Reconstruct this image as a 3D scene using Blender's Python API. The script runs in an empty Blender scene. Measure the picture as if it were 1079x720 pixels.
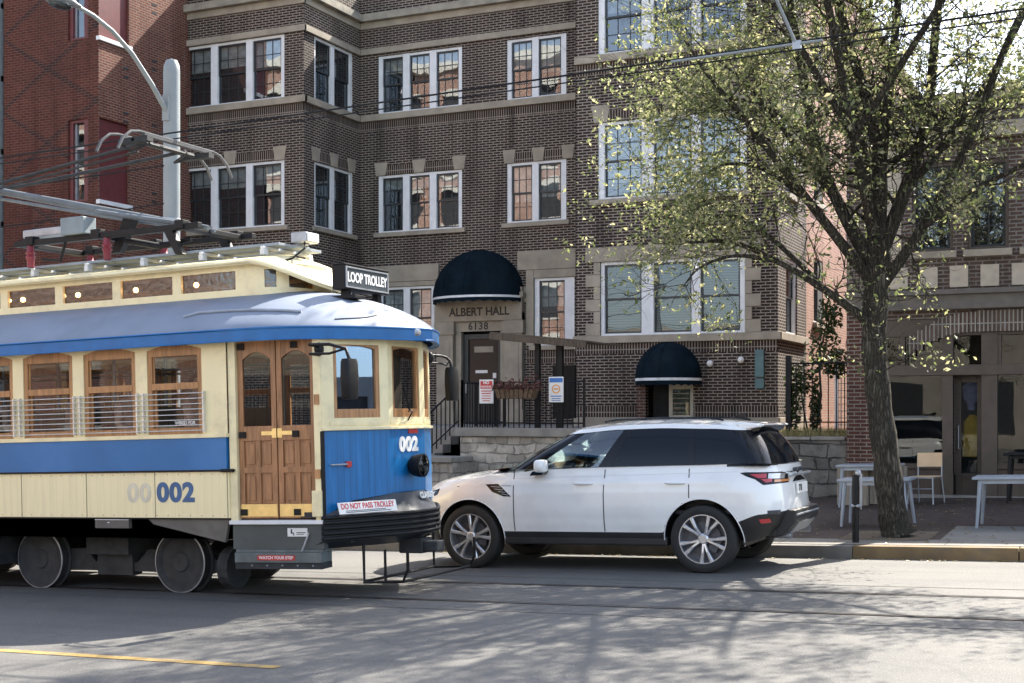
import bpy, bmesh, math, random
from mathutils import Vector, Matrix
R = math.radians
random.seed(7)
sc = bpy.context.scene
COL = sc.collection
G = 0.029                      # grade of the street, rising to the right

# ---------------------------------------------------------------- camera, sky, sun, exposure
cam_d = bpy.data.cameras.new('camera')
cam = bpy.data.objects.new('camera', cam_d)
COL.objects.link(cam)
cam.location = (0, 0, 1.694)
cam.rotation_euler = (R(90), 0, R(24.8))
cam_d.sensor_width = 36
cam_d.lens = 1406 / 1079 * 36
cam_d.shift_y = 74 / 1079
cam_d.clip_end = 3000
sc.camera = cam

SUN_EL, SUN_AZ = 44.0, 15.0    # azimuth measured from +Y towards +X
w = bpy.data.worlds.new('World')
sc.world = w
w.use_nodes = True
wn = w.node_tree
for n in list(wn.nodes):
    wn.nodes.remove(n)
wo = wn.nodes.new('ShaderNodeOutputWorld')
wb = wn.nodes.new('ShaderNodeBackground')
sky = wn.nodes.new('ShaderNodeTexSky')
sky.sky_type = 'NISHITA'
sky.sun_disc = False
sky.sun_elevation = R(SUN_EL)
sky.sun_rotation = R(SUN_AZ)
sky.dust_density = 1.6
wb.inputs['Strength'].default_value = 0.115
hs = wn.nodes.new('ShaderNodeHueSaturation'); hs.inputs['Saturation'].default_value = .74
wn.links.new(sky.outputs[0], hs.inputs['Color']); wn.links.new(hs.outputs[0], wb.inputs['Color'])
wn.links.new(wb.outputs[0], wo.inputs['Surface'])

sd = bpy.data.lights.new('sun', 'SUN')
sun = bpy.data.objects.new('sun', sd)
COL.objects.link(sun)
sd.energy = 4.1
sd.angle = R(0.53)
sd.color = (1.0, 0.93, 0.82)
sv = Vector((math.sin(R(SUN_AZ)) * math.cos(R(SUN_EL)), math.cos(R(SUN_AZ)) * math.cos(R(SUN_EL)), math.sin(R(SUN_EL))))
sun.rotation_euler = (-sv).to_track_quat('-Z', 'Y').to_euler()

sc.view_settings.view_transform = 'Standard'
sc.view_settings.look = 'None'
sc.view_settings.gamma = 1
sc.view_settings.exposure = 2.0
sc.view_settings.use_curve_mapping = False

# ---------------------------------------------------------------- helpers
def wloc(o):
    v = Vector((0, 0, 0))
    while o is not None:
        v += o.location
        o = o.parent
    return v

def tag(o, label=None, cat=None, group=None, kind=None):
    if label: o['label'] = label
    if cat: o['category'] = cat
    if group: o['group'] = group
    if kind: o['kind'] = kind
    return o

def thing(name, label, cat, loc=(0, 0, 0), rot=(0, 0, 0), group=None):
    o = bpy.data.objects.new(name, None)
    o.empty_display_size = 0.2
    COL.objects.link(o)
    o.location = loc
    o.rotation_euler = rot
    return tag(o, label, cat, group)

def copy_tree(o, parent=None):
    c = o.copy()
    COL.objects.link(c)
    c.parent = parent
    for ch in list(o.children):
        copy_tree(ch, c)
    return c

TWIN = {}                      # a part -> its mirrored twin
class MB:
    def __init__(s, xf=None):
        s.V = []; s.F = []; s.M = []; s.xf = xf; s.tw = None
    def twin(s, ax, about=0.0):
        s.tw = (ax, about); return s
    def v(s, p):
        p = s.xf(*p) if s.xf else p
        s.V.append(tuple(p)); return len(s.V) - 1
    def face(s, pts, m=0):
        s.F.append([s.v(p) for p in pts]); s.M.append(m)
    def box(s, x0, x1, y0, y1, z0, z1, m=0):
        b = len(s.V)
        for p in ((x0,y0,z0),(x1,y0,z0),(x1,y1,z0),(x0,y1,z0),(x0,y0,z1),(x1,y0,z1),(x1,y1,z1),(x0,y1,z1)):
            s.v(p)
        for f in ((3,2,1,0),(4,5,6,7),(0,1,5,4),(1,2,6,5),(2,3,7,6),(3,0,4,7)):
            s.F.append([b + i for i in f]); s.M.append(m)
    def prism(s, poly, axis, a0, a1, m=0, a_fn=None):
        def mk(p, a):
            if axis == 'x': return (a, p[0], p[1])
            if axis == 'y': return (p[0], a, p[1])
            return (p[0], p[1], a)
        b = len(s.V); n = len(poly)
        for p in poly: s.v(mk(p, a0))
        for p in poly: s.v(mk(p, a1))
        s.F.append([b + i for i in range(n)][::-1]); s.M.append(m)
        s.F.append([b + n + i for i in range(n)]); s.M.append(m)
        for i in range(n):
            j = (i + 1) % n
            s.F.append([b+i, b+j, b+n+j, b+n+i]); s.M.append(m)
    def tube(s, pts, r, n=8, m=0, cap=True):
        pts = [Vector(p) for p in pts]
        k = len(pts)
        rs = r if isinstance(r, (list, tuple)) else [r] * k
        t0 = (pts[1] - pts[0]).normalized()
        up = Vector((0, 0, 1)) if abs(t0.z) < .9 else Vector((1, 0, 0))
        a = t0.cross(up).normalized(); rings = []
        for i in range(k):
            if i == 0: t = t0
            elif i == k - 1: t = (pts[-1] - pts[-2]).normalized()
            else:
                t = (pts[i+1] - pts[i-1])
                t = t.normalized() if t.length > 1e-6 else t0
            a = (a - t * a.dot(t))
            a = a.normalized() if a.length > 1e-6 else t.orthogonal().normalized()
            c = t.cross(a)
            ring = []
            for q in range(n):
                th = 2 * math.pi * q / n
                ring.append(s.v(pts[i] + (a * math.cos(th) + c * math.sin(th)) * rs[i]))
            rings.append(ring)
        for i in range(k - 1):
            for q in range(n):
                s.F.append([rings[i][q], rings[i][(q+1) % n], rings[i+1][(q+1) % n], rings[i+1][q]]); s.M.append(m)
        if cap:
            s.F.append(rings[0][::-1]); s.M.append(m)
            s.F.append(rings[-1]); s.M.append(m)
    def lathe(s, prof, c, axis='z', n=24, m=0, a0=0, a1=2*math.pi, mf=None):
        full = abs(a1 - a0 - 2 * math.pi) < 1e-4
        cnt = n if full else n + 1
        rings = []
        for (r, h) in prof:
            ring = []
            for q in range(cnt):
                th = a0 + (a1 - a0) * q / n
                u, w_ = r * math.cos(th), r * math.sin(th)
                if axis == 'z': p = (c[0]+u, c[1]+w_, c[2]+h)
                elif axis == 'y': p = (c[0]+u, c[1]+h, c[2]+w_)
                else: p = (c[0]+h, c[1]+u, c[2]+w_)
                ring.append(s.v(p))
            rings.append(ring)
        for i in range(len(prof) - 1):
            for q in range(n if full else cnt - 1):
                q2 = (q + 1) % cnt
                s.F.append([rings[i][q], rings[i][q2], rings[i+1][q2], rings[i+1][q]])
                s.M.append(mf[i] if mf else m)
    def ball(s, c, rx, ry=None, rz=None, n=14, m=0):
        ry = ry or rx; rz = rz or rx
        k = n // 2
        rings = []
        for i in range(k + 1):
            ph = math.pi * i / k
            rr = max(math.sin(ph), 1e-3)
            rings.append([s.v((c[0]+rx*rr*math.cos(2*math.pi*q/n), c[1]+ry*rr*math.sin(2*math.pi*q/n), c[2]+rz*math.cos(ph))) for q in range(n)])
        for i in range(k):
            for q in range(n):
                s.F.append([rings[i][q], rings[i+1][q], rings[i+1][(q+1)%n], rings[i][(q+1)%n]]); s.M.append(m)
    def grid(s, rows, m=0, mf=None):
        ids = [[s.v(p) for p in r] for r in rows]
        for i in range(len(ids)-1):
            for j in range(len(ids[i])-1):
                s.F.append([ids[i][j], ids[i][j+1], ids[i+1][j+1], ids[i+1][j]])
                s.M.append(mf(i, j) if mf else m)
    def mirror(s, ax, about=0.0):
        n = len(s.V); f = len(s.F)
        for i in range(n):
            p = list(s.V[i]); p[ax] = 2*about - p[ax]; s.V.append(tuple(p))
        for i in range(f):
            s.F.append([n + k for k in s.F[i]][::-1]); s.M.append(s.M[i])
    def build(s, name, mats, parent=None, **k):
        o = s._build(name, mats, parent, **k)
        if s.tw:
            ax, about = s.tw
            t = MB(); t.V = []
            for p in s.V:
                p = list(p); p[ax] = 2*about - p[ax]; t.V.append(tuple(p))
            t.F = [f[::-1] for f in s.F]; t.M = s.M
            TWIN[o.name] = t._build(name, mats, TWIN.get(parent.name, parent) if parent else None, **k)
        return o
    def _build(s, name, mats, parent=None, smooth=None, bevel=0, world=True, recalc=True, merge=False, loc=None, shear=0.0, uvs=None):
        if not isinstance(mats, (list, tuple)): mats = [mats]
        org = Vector(loc) if loc is not None else (wloc(parent) if (parent is not None and world) else Vector((0, 0, 0)))
        me = bpy.data.meshes.new(name)
        me.from_pydata([Vector(p) - org for p in s.V], [], s.F)
        for mt in mats: me.materials.append(mt)
        me.polygons.foreach_set('material_index', s.M)
        bm = bmesh.new(); bm.from_mesh(me)
        if merge: bmesh.ops.remove_doubles(bm, verts=bm.verts, dist=1e-4)
        if recalc: bmesh.ops.recalc_face_normals(bm, faces=bm.faces)
        if bevel:
            eds = [e for e in bm.edges if len(e.link_faces) == 2 and e.calc_face_angle(0) > R(30)]
            bmesh.ops.bevel(bm, geom=eds, offset=bevel, segments=2, profile=.6, affect='EDGES', clamp_overlap=True)
        bm.normal_update()
        uv = bm.loops.layers.uv.new('UVMap')
        for f in bm.faces:
            nx, ny, nz = abs(f.normal.x), abs(f.normal.y), abs(f.normal.z)
            for l in f.loops:
                c = l.vert.co + org
                if nz > nx and nz > ny: l[uv].uv = (c.x, c.y)
                elif nx > ny: l[uv].uv = (c.y, c.z)
                else: l[uv].uv = (c.x, c.z)
        if shear:
            for vv in bm.verts: vv.co.z += shear * (vv.co.x + org.x)
        bm.to_mesh(me); bm.free()
        if smooth is not None:
            me.polygons.foreach_set('use_smooth', [True] * len(me.polygons))
            me.set_sharp_from_angle(angle=R(smooth))
        me.update()
        o = bpy.data.objects.new(name, me)
        COL.objects.link(o)
        if parent is not None: o.parent = parent
        elif loc is not None: o.location = org
        return o

def text_mesh(txt, size, xf, depth=.004, bold=0.0, sx=1.0, align='CENTER', spacing=1.0):
    """flat lettering: xf maps (u across, v up, w out) to a point"""
    cu = bpy.data.curves.new('lettering_curve', 'FONT')
    cu.body = txt; cu.size = size; cu.align_x = align; cu.align_y = 'CENTER'
    cu.extrude = depth; cu.offset = bold; cu.space_character = spacing
    ob = bpy.data.objects.new('lettering_curve', cu)
    me = bpy.data.meshes.new_from_object(ob)
    mb = MB()
    for v_ in me.vertices: mb.V.append(tuple(xf(v_.co.x * sx, v_.co.y, v_.co.z + depth)))
    for p in me.polygons:
        mb.F.append(list(p.vertices)); mb.M.append(0)
    bpy.data.objects.remove(ob); bpy.data.curves.remove(cu); bpy.data.meshes.remove(me)
    return mb

# ---------------------------------------------------------------- materials
def newmat(name):
    m = bpy.data.materials.new(name); m.use_nodes = True
    nt = m.node_tree
    for n in list(nt.nodes): nt.nodes.remove(n)
    out = nt.nodes.new('ShaderNodeOutputMaterial')
    return m, nt, out

def nd(nt, t, **kw):
    n = nt.nodes.new(t)
    for k, v in kw.items():
        if k in n.inputs: n.inputs[k].default_value = v
        else: setattr(n, k, v)
    return n

def rgba(c): return (c[0], c[1], c[2], 1)

def mixc(nt, fac, a, b, mode='MIX'):
    n = nt.nodes.new('ShaderNodeMix'); n.data_type = 'RGBA'; n.blend_type = mode
    for s_, x in ((0, fac), (6, a), (7, b)):
        if hasattr(x, 'is_output'): nt.links.new(x, n.inputs[s_])
        else: n.inputs[s_].default_value = x if s_ == 0 else rgba(x)
    return n.outputs[2]

def math_(nt, op, a, b=None, c=None):
    n = nt.nodes.new('ShaderNodeMath'); n.operation = op
    for i, x in enumerate((a, b, c)):
        if x is None: continue
        if hasattr(x, 'is_output'): nt.links.new(x, n.inputs[i])
        else: n.inputs[i].default_value = x
    return n.outputs[0]

def ramp(nt, fac, lo, hi):
    n = nt.nodes.new('ShaderNodeMapRange')
    nt.links.new(fac, n.inputs[0]); n.inputs[1].default_value = lo; n.inputs[2].default_value = hi
    return n.outputs[0]

def P(name, col, rough=.5, metal=0, var=.15, scale=6, bump=0, bscale=60, spec=.5, coat=0, dirt=None, dscale=1.5):
    m, nt, out = newmat(name)
    b = nd(nt, 'ShaderNodeBsdfPrincipled', Roughness=rough, Metallic=metal)
    b.inputs['Specular IOR Level'].default_value = spec
    b.inputs['Coat Weight'].default_value = coat
    b.inputs['Coat Roughness'].default_value = .04
    tc = nd(nt, 'ShaderNodeTexCoord')
    nz = nd(nt, 'ShaderNodeTexNoise', Scale=scale, Detail=5)
    nt.links.new(tc.outputs['Object'], nz.inputs['Vector'])
    f = ramp(nt, nz.outputs[0], .3, .7)
    c = mixc(nt, f, [x*(1-var) for x in col], [min(1, x*(1+var)) for x in col])
    if dirt:
        n2 = nd(nt, 'ShaderNodeTexNoise', Scale=dscale, Detail=8, Roughness=.65)
        nt.links.new(tc.outputs['Object'], n2.inputs['Vector'])
        c = mixc(nt, math_(nt, 'MULTIPLY', ramp(nt, n2.outputs[0], .48, .75), dirt[3]), c, dirt[:3])
    nt.links.new(c, b.inputs['Base Color'])
    if bump:
        n3 = nd(nt, 'ShaderNodeTexNoise', Scale=bscale, Detail=4)
        nt.links.new(tc.outputs['Object'], n3.inputs['Vector'])
        bp = nd(nt, 'ShaderNodeBump', Strength=bump, Distance=.01)
        nt.links.new(n3.outputs[0], bp.inputs['Height'])
        nt.links.new(bp.outputs[0], b.inputs['Normal'])
    nt.links.new(b.outputs[0], out.inputs[0])
    return m

def brick(name, c1, c2, mortar, bw=.215, rh=.0677, ms=.011, off=.5, rot=False, pattern=False, rough=.85, stain=.42):
    m, nt, out = newmat(name)
    b = nd(nt, 'ShaderNodeBsdfPrincipled', Roughness=rough)
    b.inputs['Specular IOR Level'].default_value = .25
    uv = nd(nt, 'ShaderNodeUVMap')
    vec = uv.outputs[0]
    if rot:
        mp = nd(nt, 'ShaderNodeMapping'); mp.inputs['Rotation'].default_value = (0, 0, R(90))
        nt.links.new(vec, mp.inputs[0]); vec = mp.outputs[0]
    bt = nd(nt, 'ShaderNodeTexBrick', Scale=1.0)
    bt.offset = off; bt.squash = 1
    bt.inputs['Brick Width'].default_value = bw; bt.inputs['Row Height'].default_value = rh
    bt.inputs['Mortar Size'].default_value = ms; bt.inputs['Mortar Smooth'].default_value = .1
    bt.inputs['Bias'].default_value = 0
    bt.inputs['Color1'].default_value = rgba(c1); bt.inputs['Color2'].default_value = rgba(c2)
    bt.inputs['Mortar'].default_value = rgba(mortar)
    nt.links.new(vec, bt.inputs['Vector'])
    nz = nd(nt, 'ShaderNodeTexNoise', Scale=.7, Detail=7, Roughness=.6)
    nt.links.new(uv.outputs[0], nz.inputs['Vector'])
    n2 = nd(nt, 'ShaderNodeTexNoise', Scale=9, Detail=3)
    nt.links.new(uv.outputs[0], n2.inputs['Vector'])
    c = mixc(nt, math_(nt, 'MULTIPLY', ramp(nt, n2.outputs[0], .35, .7), .5), bt.outputs[0], [x*.45 for x in c1])
    c = mixc(nt, math_(nt, 'MULTIPLY', ramp(nt, nz.outputs[0], .42, .75), stain), c, [x*.3+.02 for x in c1])
    mst = nd(nt, 'ShaderNodeMapping'); mst.inputs['Scale'].default_value = (1.7, .22, 1); nt.links.new(uv.outputs[0], mst.inputs[0])
    n4 = nd(nt, 'ShaderNodeTexNoise', Scale=1, Detail=6, Roughness=.6); nt.links.new(mst.outputs[0], n4.inputs['Vector'])
    soot = math_(nt, 'MULTIPLY', ramp(nt, n4.outputs[0], .5, .72), stain*1.6)
    c = mixc(nt, bt.outputs['Fac'], c, mixc(nt, ramp(nt, nz.outputs[0], .3, .7), mortar, [x*.6 for x in mortar]))
    c = mixc(nt, soot, c, [x*.45 for x in c1])
    if pattern:
        sp = nd(nt, 'ShaderNodeSeparateXYZ'); nt.links.new(uv.outputs[0], sp.inputs[0])
        qx = math_(nt, 'MULTIPLY', math_(nt, 'FLOOR', math_(nt, 'DIVIDE', sp.outputs[0], .1125)), .1125)
        qz = math_(nt, 'MULTIPLY', math_(nt, 'FLOOR', math_(nt, 'DIVIDE', sp.outputs[1], .0677)), .1125)
        for sgn in ('ADD', 'SUBTRACT'):
            t = math_(nt, 'ABSOLUTE', math_(nt, 'SUBTRACT', math_(nt, 'MODULO', math_(nt, 'ADD', math_(nt, sgn, qx, qz), 400.0), 3.15), 1.6))
            k = math_(nt, 'LESS_THAN', t, .12)
            k = math_(nt, 'MULTIPLY', k, math_(nt, 'SUBTRACT', 1.0, bt.outputs['Fac']))
            c = mixc(nt, math_(nt, 'MULTIPLY', k, .6), c, (.02, .014, .016))
    nt.links.new(c, b.inputs['Base Color'])
    bp = nd(nt, 'ShaderNodeBump', Strength=.5, Distance=.01); bp.invert = True
    nt.links.new(bt.outputs['Fac'], bp.inputs['Height'])
    nt.links.new(bp.outputs[0], b.inputs['Normal'])
    nt.links.new(b.outputs[0], out.inputs[0])
    return m

def glass(name, tint=(.6, .65, .68), refl=.3, wavy=0.0, wscale=1.2, rough=.01, gl=(.9, .95, 1)):
    """window pane: reflects part of the street, lets the rest of the light through"""
    m, nt, out = newmat(name)
    tr = nd(nt, 'ShaderNodeBsdfTransparent', Color=rgba(tint))
    gs = nd(nt, 'ShaderNodeBsdfGlossy', Color=rgba(gl), Roughness=rough)
    fr = nd(nt, 'ShaderNodeLayerWeight', Blend=.25)
    mx = nd(nt, 'ShaderNodeMixShader')
    fac = math_(nt, 'ADD', math_(nt, 'MULTIPLY', fr.outputs['Fresnel'], .7), refl)
    nt.links.new(fac, mx.inputs[0]); nt.links.new(tr.outputs[0], mx.inputs[1]); nt.links.new(gs.outputs[0], mx.inputs[2])
    if wavy:
        tc = nd(nt, 'ShaderNodeTexCoord')
        nz = nd(nt, 'ShaderNodeTexNoise', Scale=wscale, Detail=1)
        nt.links.new(tc.outputs['Object'], nz.inputs['Vector'])
        bp = nd(nt, 'ShaderNodeBump', Strength=wavy, Distance=.1)
        nt.links.new(nz.outputs[0], bp.inputs['Height'])
        nt.links.new(bp.outputs[0], gs.inputs['Normal'])
    nt.links.new(mx.outputs[0], out.inputs[0])
    return m

def slats(name, c1, c2, pitch, rough=.7):
    m, nt, out = newmat(name)
    b = nd(nt, 'ShaderNodeBsdfPrincipled', Roughness=rough)
    uv = nd(nt, 'ShaderNodeUVMap')
    sp = nd(nt, 'ShaderNodeSeparateXYZ'); nt.links.new(uv.outputs[0], sp.inputs[0])
    t = math_(nt, 'FRACT', math_(nt, 'DIVIDE', sp.outputs[1], pitch))
    nt.links.new(mixc(nt, math_(nt, 'GREATER_THAN', t, .62), c1, c2), b.inputs['Base Color'])
    nt.links.new(b.outputs[0], out.inputs[0])
    return m

def boards(name, col, pitch, rough=.4, var=.12, depth=.004, vertical=True, coat=0, streak=None, line=.55):
    """painted tongue and groove boards"""
    m, nt, out = newmat(name)
    b = nd(nt, 'ShaderNodeBsdfPrincipled', Roughness=rough)
    b.inputs['Coat Weight'].default_value = coat
    uv = nd(nt, 'ShaderNodeUVMap')
    sp = nd(nt, 'ShaderNodeSeparateXYZ'); nt.links.new(uv.outputs[0], sp.inputs[0])
    t = math_(nt, 'FRACT', math_(nt, 'DIVIDE', sp.outputs[0 if vertical else 1], pitch))
    g = math_(nt, 'ABSOLUTE', math_(nt, 'SUBTRACT', t, .5))
    gr = ramp(nt, g, .5 - .006 / pitch, .5)
    mp = nd(nt, 'ShaderNodeMapping'); mp.inputs['Scale'].default_value = (14, 1.2, 1) if vertical else (1.2, 14, 1)
    nt.links.new(uv.outputs[0], mp.inputs[0])
    nz = nd(nt, 'ShaderNodeTexNoise', Scale=1, Detail=5); nt.links.new(mp.outputs[0], nz.inputs['Vector'])
    f = ramp(nt, nz.outputs[0], .3, .7)
    c = mixc(nt, f, [x*(1-var) for x in col], [min(1, x*(1+var)) for x in col])
    if streak:
        c = mixc(nt, math_(nt, 'MULTIPLY', ramp(nt, nz.outputs[0], .62, .8), streak[3]), c, streak[:3])
    c = mixc(nt, math_(nt, 'MULTIPLY', gr, line), c, [x*.35 for x in col])
    nt.links.new(c, b.inputs['Base Color'])
    bp = nd(nt, 'ShaderNodeBump', Strength=.4, Distance=depth); bp.invert = True
    nt.links.new(gr, bp.inputs['Height']); nt.links.new(bp.outputs[0], b.inputs['Normal'])
    nt.links.new(b.outputs[0], out.inputs[0])
    return m

def wood(name, col, rough=.45, sc_=(3, 30, 3)):
    m, nt, out = newmat(name)
    b = nd(nt, 'ShaderNodeBsdfPrincipled', Roughness=rough)
    tc = nd(nt, 'ShaderNodeTexCoord')
    mp = nd(nt, 'ShaderNodeMapping'); mp.inputs['Scale'].default_value = (sc_[1], sc_[1], sc_[0])
    nt.links.new(tc.outputs['Object'], mp.inputs[0])
    nz = nd(nt, 'ShaderNodeTexNoise', Scale=1, Detail=6, Distortion=.6); nt.links.new(mp.outputs[0], nz.inputs['Vector'])
    c = mixc(nt, ramp(nt, nz.outputs[0], .3, .72), [x*.6 for x in col], [min(1, x*1.25) for x in col])
    nt.links.new(c, b.inputs['Base Color'])
    nt.links.new(b.outputs[0], out.inputs[0])
    return m

def asphalt(name):
    m, nt, out = newmat(name)
    b = nd(nt, 'ShaderNodeBsdfPrincipled', Roughness=.8)
    b.inputs['Specular IOR Level'].default_value = .35
    tc = nd(nt, 'ShaderNodeTexCoord')
    big = nd(nt, 'ShaderNodeTexNoise', Scale=.35, Detail=6, Roughness=.6)
    fine = nd(nt, 'ShaderNodeTexNoise', Scale=55, Detail=3, Roughness=.7)
    mp = nd(nt, 'ShaderNodeMapping'); mp.inputs['Scale'].default_value = (.12, 2.2, 1)
    nt.links.new(tc.outputs['Object'], mp.inputs[0])
    lane = nd(nt, 'ShaderNodeTexNoise', Scale=1, Detail=4)
    nt.links.new(mp.outputs[0], lane.inputs['Vector'])
    vo = nd(nt, 'ShaderNodeTexVoronoi', Scale=.55); vo.feature = 'DISTANCE_TO_EDGE'
    wq = nd(nt, 'ShaderNodeTexNoise', Scale=1.6, Detail=6)
    nt.links.new(tc.outputs['Object'], wq.inputs['Vector'])
    wv = mixc(nt, .35, tc.outputs['Object'], wq.outputs['Color'])
    nt.links.new(wv, vo.inputs['Vector'])
    for n in (big, fine): nt.links.new(tc.outputs['Object'], n.inputs['Vector'])
    c = mixc(nt, ramp(nt, big.outputs[0], .35, .65), (.112, .109, .103), (.158, .152, .139))
    c = mixc(nt, math_(nt, 'MULTIPLY', ramp(nt, lane.outputs[0], .45, .7), .45), c, (.068, .068, .070))
    c = mixc(nt, math_(nt, 'MULTIPLY', ramp(nt, fine.outputs[0], .40, .62), .6), c, (.06, .06, .06))
    c = mixc(nt, math_(nt, 'MULTIPLY', ramp(nt, fine.outputs[0], .54, .68), .65), c, (.27, .26, .24))
    n5 = nd(nt, 'ShaderNodeTexNoise', Scale=1.1, Detail=3); nt.links.new(tc.outputs['Object'], n5.inputs['Vector'])
    c = mixc(nt, math_(nt, 'MULTIPLY', ramp(nt, n5.outputs[0], .6, .78), .45), c, (.075, .074, .072))
    crack = math_(nt, 'LESS_THAN', vo.outputs['Distance'], .006)
    c = mixc(nt, math_(nt, 'MULTIPLY', crack, .3), c, (.07, .07, .07))
    nt.links.new(c, b.inputs['Base Color'])
    bp = nd(nt, 'ShaderNodeBump', Strength=.6, Distance=.012)
    nt.links.new(fine.outputs[0], bp.inputs['Height']); nt.links.new(bp.outputs[0], b.inputs['Normal'])
    nt.links.new(b.outputs[0], out.inputs[0])
    return m

def rubble(name, c1, c2, joint, w_=.42, h_=.19):
    """roughly coursed field stone: warped courses of uneven blocks"""
    m, nt, out = newmat(name)
    b = nd(nt, 'ShaderNodeBsdfPrincipled', Roughness=.92)
    b.inputs['Specular IOR Level'].default_value = .2
    uv = nd(nt, 'ShaderNodeUVMap')
    wq = nd(nt, 'ShaderNodeTexNoise', Scale=2.6, Detail=4, Roughness=.6)
    nt.links.new(uv.outputs[0], wq.inputs['Vector'])
    vm = nt.nodes.new('ShaderNodeVectorMath'); vm.operation = 'MULTIPLY_ADD'
    nt.links.new(wq.outputs['Color'], vm.inputs[0]); vm.inputs[1].default_value = (.34, .17, 0); nt.links.new(uv.outputs[0], vm.inputs[2])
    bt = nd(nt, 'ShaderNodeTexBrick', Scale=1.0); bt.offset = .42; bt.offset_frequency = 2; bt.squash = .62; bt.squash_frequency = 3
    for k_, v_ in (('Brick Width', w_), ('Row Height', h_), ('Mortar Size', .016), ('Mortar Smooth', .6), ('Bias', 0)): bt.inputs[k_].default_value = v_
    bt.inputs['Color1'].default_value = rgba(c1); bt.inputs['Color2'].default_value = rgba(c2); bt.inputs['Mortar'].default_value = rgba(joint)
    nt.links.new(vm.outputs[0], bt.inputs['Vector'])
    nz = nd(nt, 'ShaderNodeTexNoise', Scale=5, Detail=9, Roughness=.75); nt.links.new(uv.outputs[0], nz.inputs['Vector'])
    n2 = nd(nt, 'ShaderNodeTexNoise', Scale=1.8, Detail=6); nt.links.new(uv.outputs[0], n2.inputs['Vector'])
    c = mixc(nt, math_(nt, 'MULTIPLY', ramp(nt, nz.outputs[0], .46, .66), .75), bt.outputs[0], [x*.38 for x in c1])
    c = mixc(nt, math_(nt, 'MULTIPLY', ramp(nt, n2.outputs[0], .5, .68), .6), c, [min(1, x*1.35) for x in c1])
    nt.links.new(c, b.inputs['Base Color'])
    h = math_(nt, 'SUBTRACT', math_(nt, 'MULTIPLY', nz.outputs[0], .9), bt.outputs['Fac'])
    bp = nd(nt, 'ShaderNodeBump', Strength=.9, Distance=.04)
    nt.links.new(h, bp.inputs['Height']); nt.links.new(bp.outputs[0], b.inputs['Normal'])
    nt.links.new(b.outputs[0], out.inputs[0])
    return m

def leafmat(name, cols, trans=.6):
    m, nt, out = newmat(name)
    d = nd(nt, 'ShaderNodeBsdfPrincipled', Roughness=.5)
    t = nd(nt, 'ShaderNodeBsdfTranslucent')
    g = nd(nt, 'ShaderNodeNewGeometry')
    cr = nd(nt, 'ShaderNodeValToRGB')
    cr.color_ramp.interpolation = 'LINEAR'
    els = cr.color_ramp.elements
    for i, c in enumerate(cols):
        p = i / (len(cols) - 1)
        if i < 2:
            els[i].position = p; els[i].color = rgba(c)
        else:
            e = els.new(p); e.color = rgba(c)
    els[0].position = 0
    nt.links.new(g.outputs['Random Per Island'], cr.inputs[0])
    nt.links.new(cr.outputs[0], d.inputs['Base Color'])
    c2 = mixc(nt, 1.0, cr.outputs[0], (1.35, 1.35, 1.0), 'MULTIPLY')
    nt.links.new(c2, t.inputs['Color'])
    mx = nd(nt, 'ShaderNodeMixShader'); mx.inputs[0].default_value = trans
    nt.links.new(d.outputs[0], mx.inputs[1]); nt.links.new(t.outputs[0], mx.inputs[2])
    nt.links.new(mx.outputs[0], out.inputs[0])
    return m

def emit(name, col, s):
    m, nt, out = newmat(name)
    e = nd(nt, 'ShaderNodeEmission', Color=rgba(col), Strength=s)
    nt.links.new(e.outputs[0], out.inputs[0])
    return m

M = {}
M['asphalt'] = asphalt('asphalt')
M['dark_brick'] = brick('dark_brick', (.020, .0105, .009), (.048, .0235, .0175), (.33, .285, .24), ms=.0125)
M['dark_soldier'] = brick('dark_brick_soldier', (.024, .0125, .0105), (.056, .028, .0205), (.33, .285, .24), ms=.0115, rot=True, off=0, bw=.24)
M['red_brick'] = brick('red_brick_lattice', (.095, .022, .014), (.135, .036, .022), (.14, .10, .08), ms=.008, pattern=True)
M['red_brick_plain'] = brick('red_brick', (.14, .035, .020), (.20, .062, .034), (.25, .21, .175), ms=.009)
M['pink_brick'] = brick('pale_red_brick', (.42, .20, .14), (.52, .28, .20), (.5, .45, .4), ms=.009)
M['pier_brick'] = brick('pier_brick', (.09, .035, .023), (.13, .052, .034), (.28, .25, .22), ms=.010)
M['brown_soldier'] = brick('brown_brick_soldier', (.10, .07, .055), (.16, .11, .085), (.38, .36, .32), rot=True, off=0, bw=.32)
M['brown_brick'] = brick('brown_brick', (.09, .058, .044), (.125, .083, .062), (.24, .22, .20))
M['paver'] = brick('brick_paver', (.062, .045, .038), (.095, .065, .052), (.06, .055, .05), bw=.2, rh=.1, ms=.006, stain=.5)
M['across_brick'] = brick('tan_red_brick', (.40, .17, .11), (.48, .24, .16), (.55, .5, .44))
M['stone'] = P('limestone', (.34, .295, .23), .85, var=.14, scale=3, bump=.15, bscale=40, dirt=(.16, .14, .12, .55), dscale=1.6)
M['cornice'] = P('weathered_cornice', (.30, .27, .215), .85, var=.2, scale=3, dirt=(.10, .10, .10, .8), dscale=2.2)
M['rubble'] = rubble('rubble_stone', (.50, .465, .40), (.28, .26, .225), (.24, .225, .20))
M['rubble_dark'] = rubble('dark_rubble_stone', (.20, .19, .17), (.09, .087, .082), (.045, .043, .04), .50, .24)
M['concrete'] = P('concrete', (.25, .235, .21), .88, var=.15, scale=4, bump=.15, bscale=90, dirt=(.12, .115, .11, .6))
M['concrete_slab'] = P('concrete_sidewalk', (.18, .168, .15), .9, var=.14, scale=3, bump=.1, bscale=90, dirt=(.15, .145, .135, .6))
M['kerb'] = P('kerb_concrete', (.165, .155, .14), .88, var=.25, scale=2.4, bump=.25, bscale=60, dirt=(.10, .09, .08, .7), dscale=3)
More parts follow.
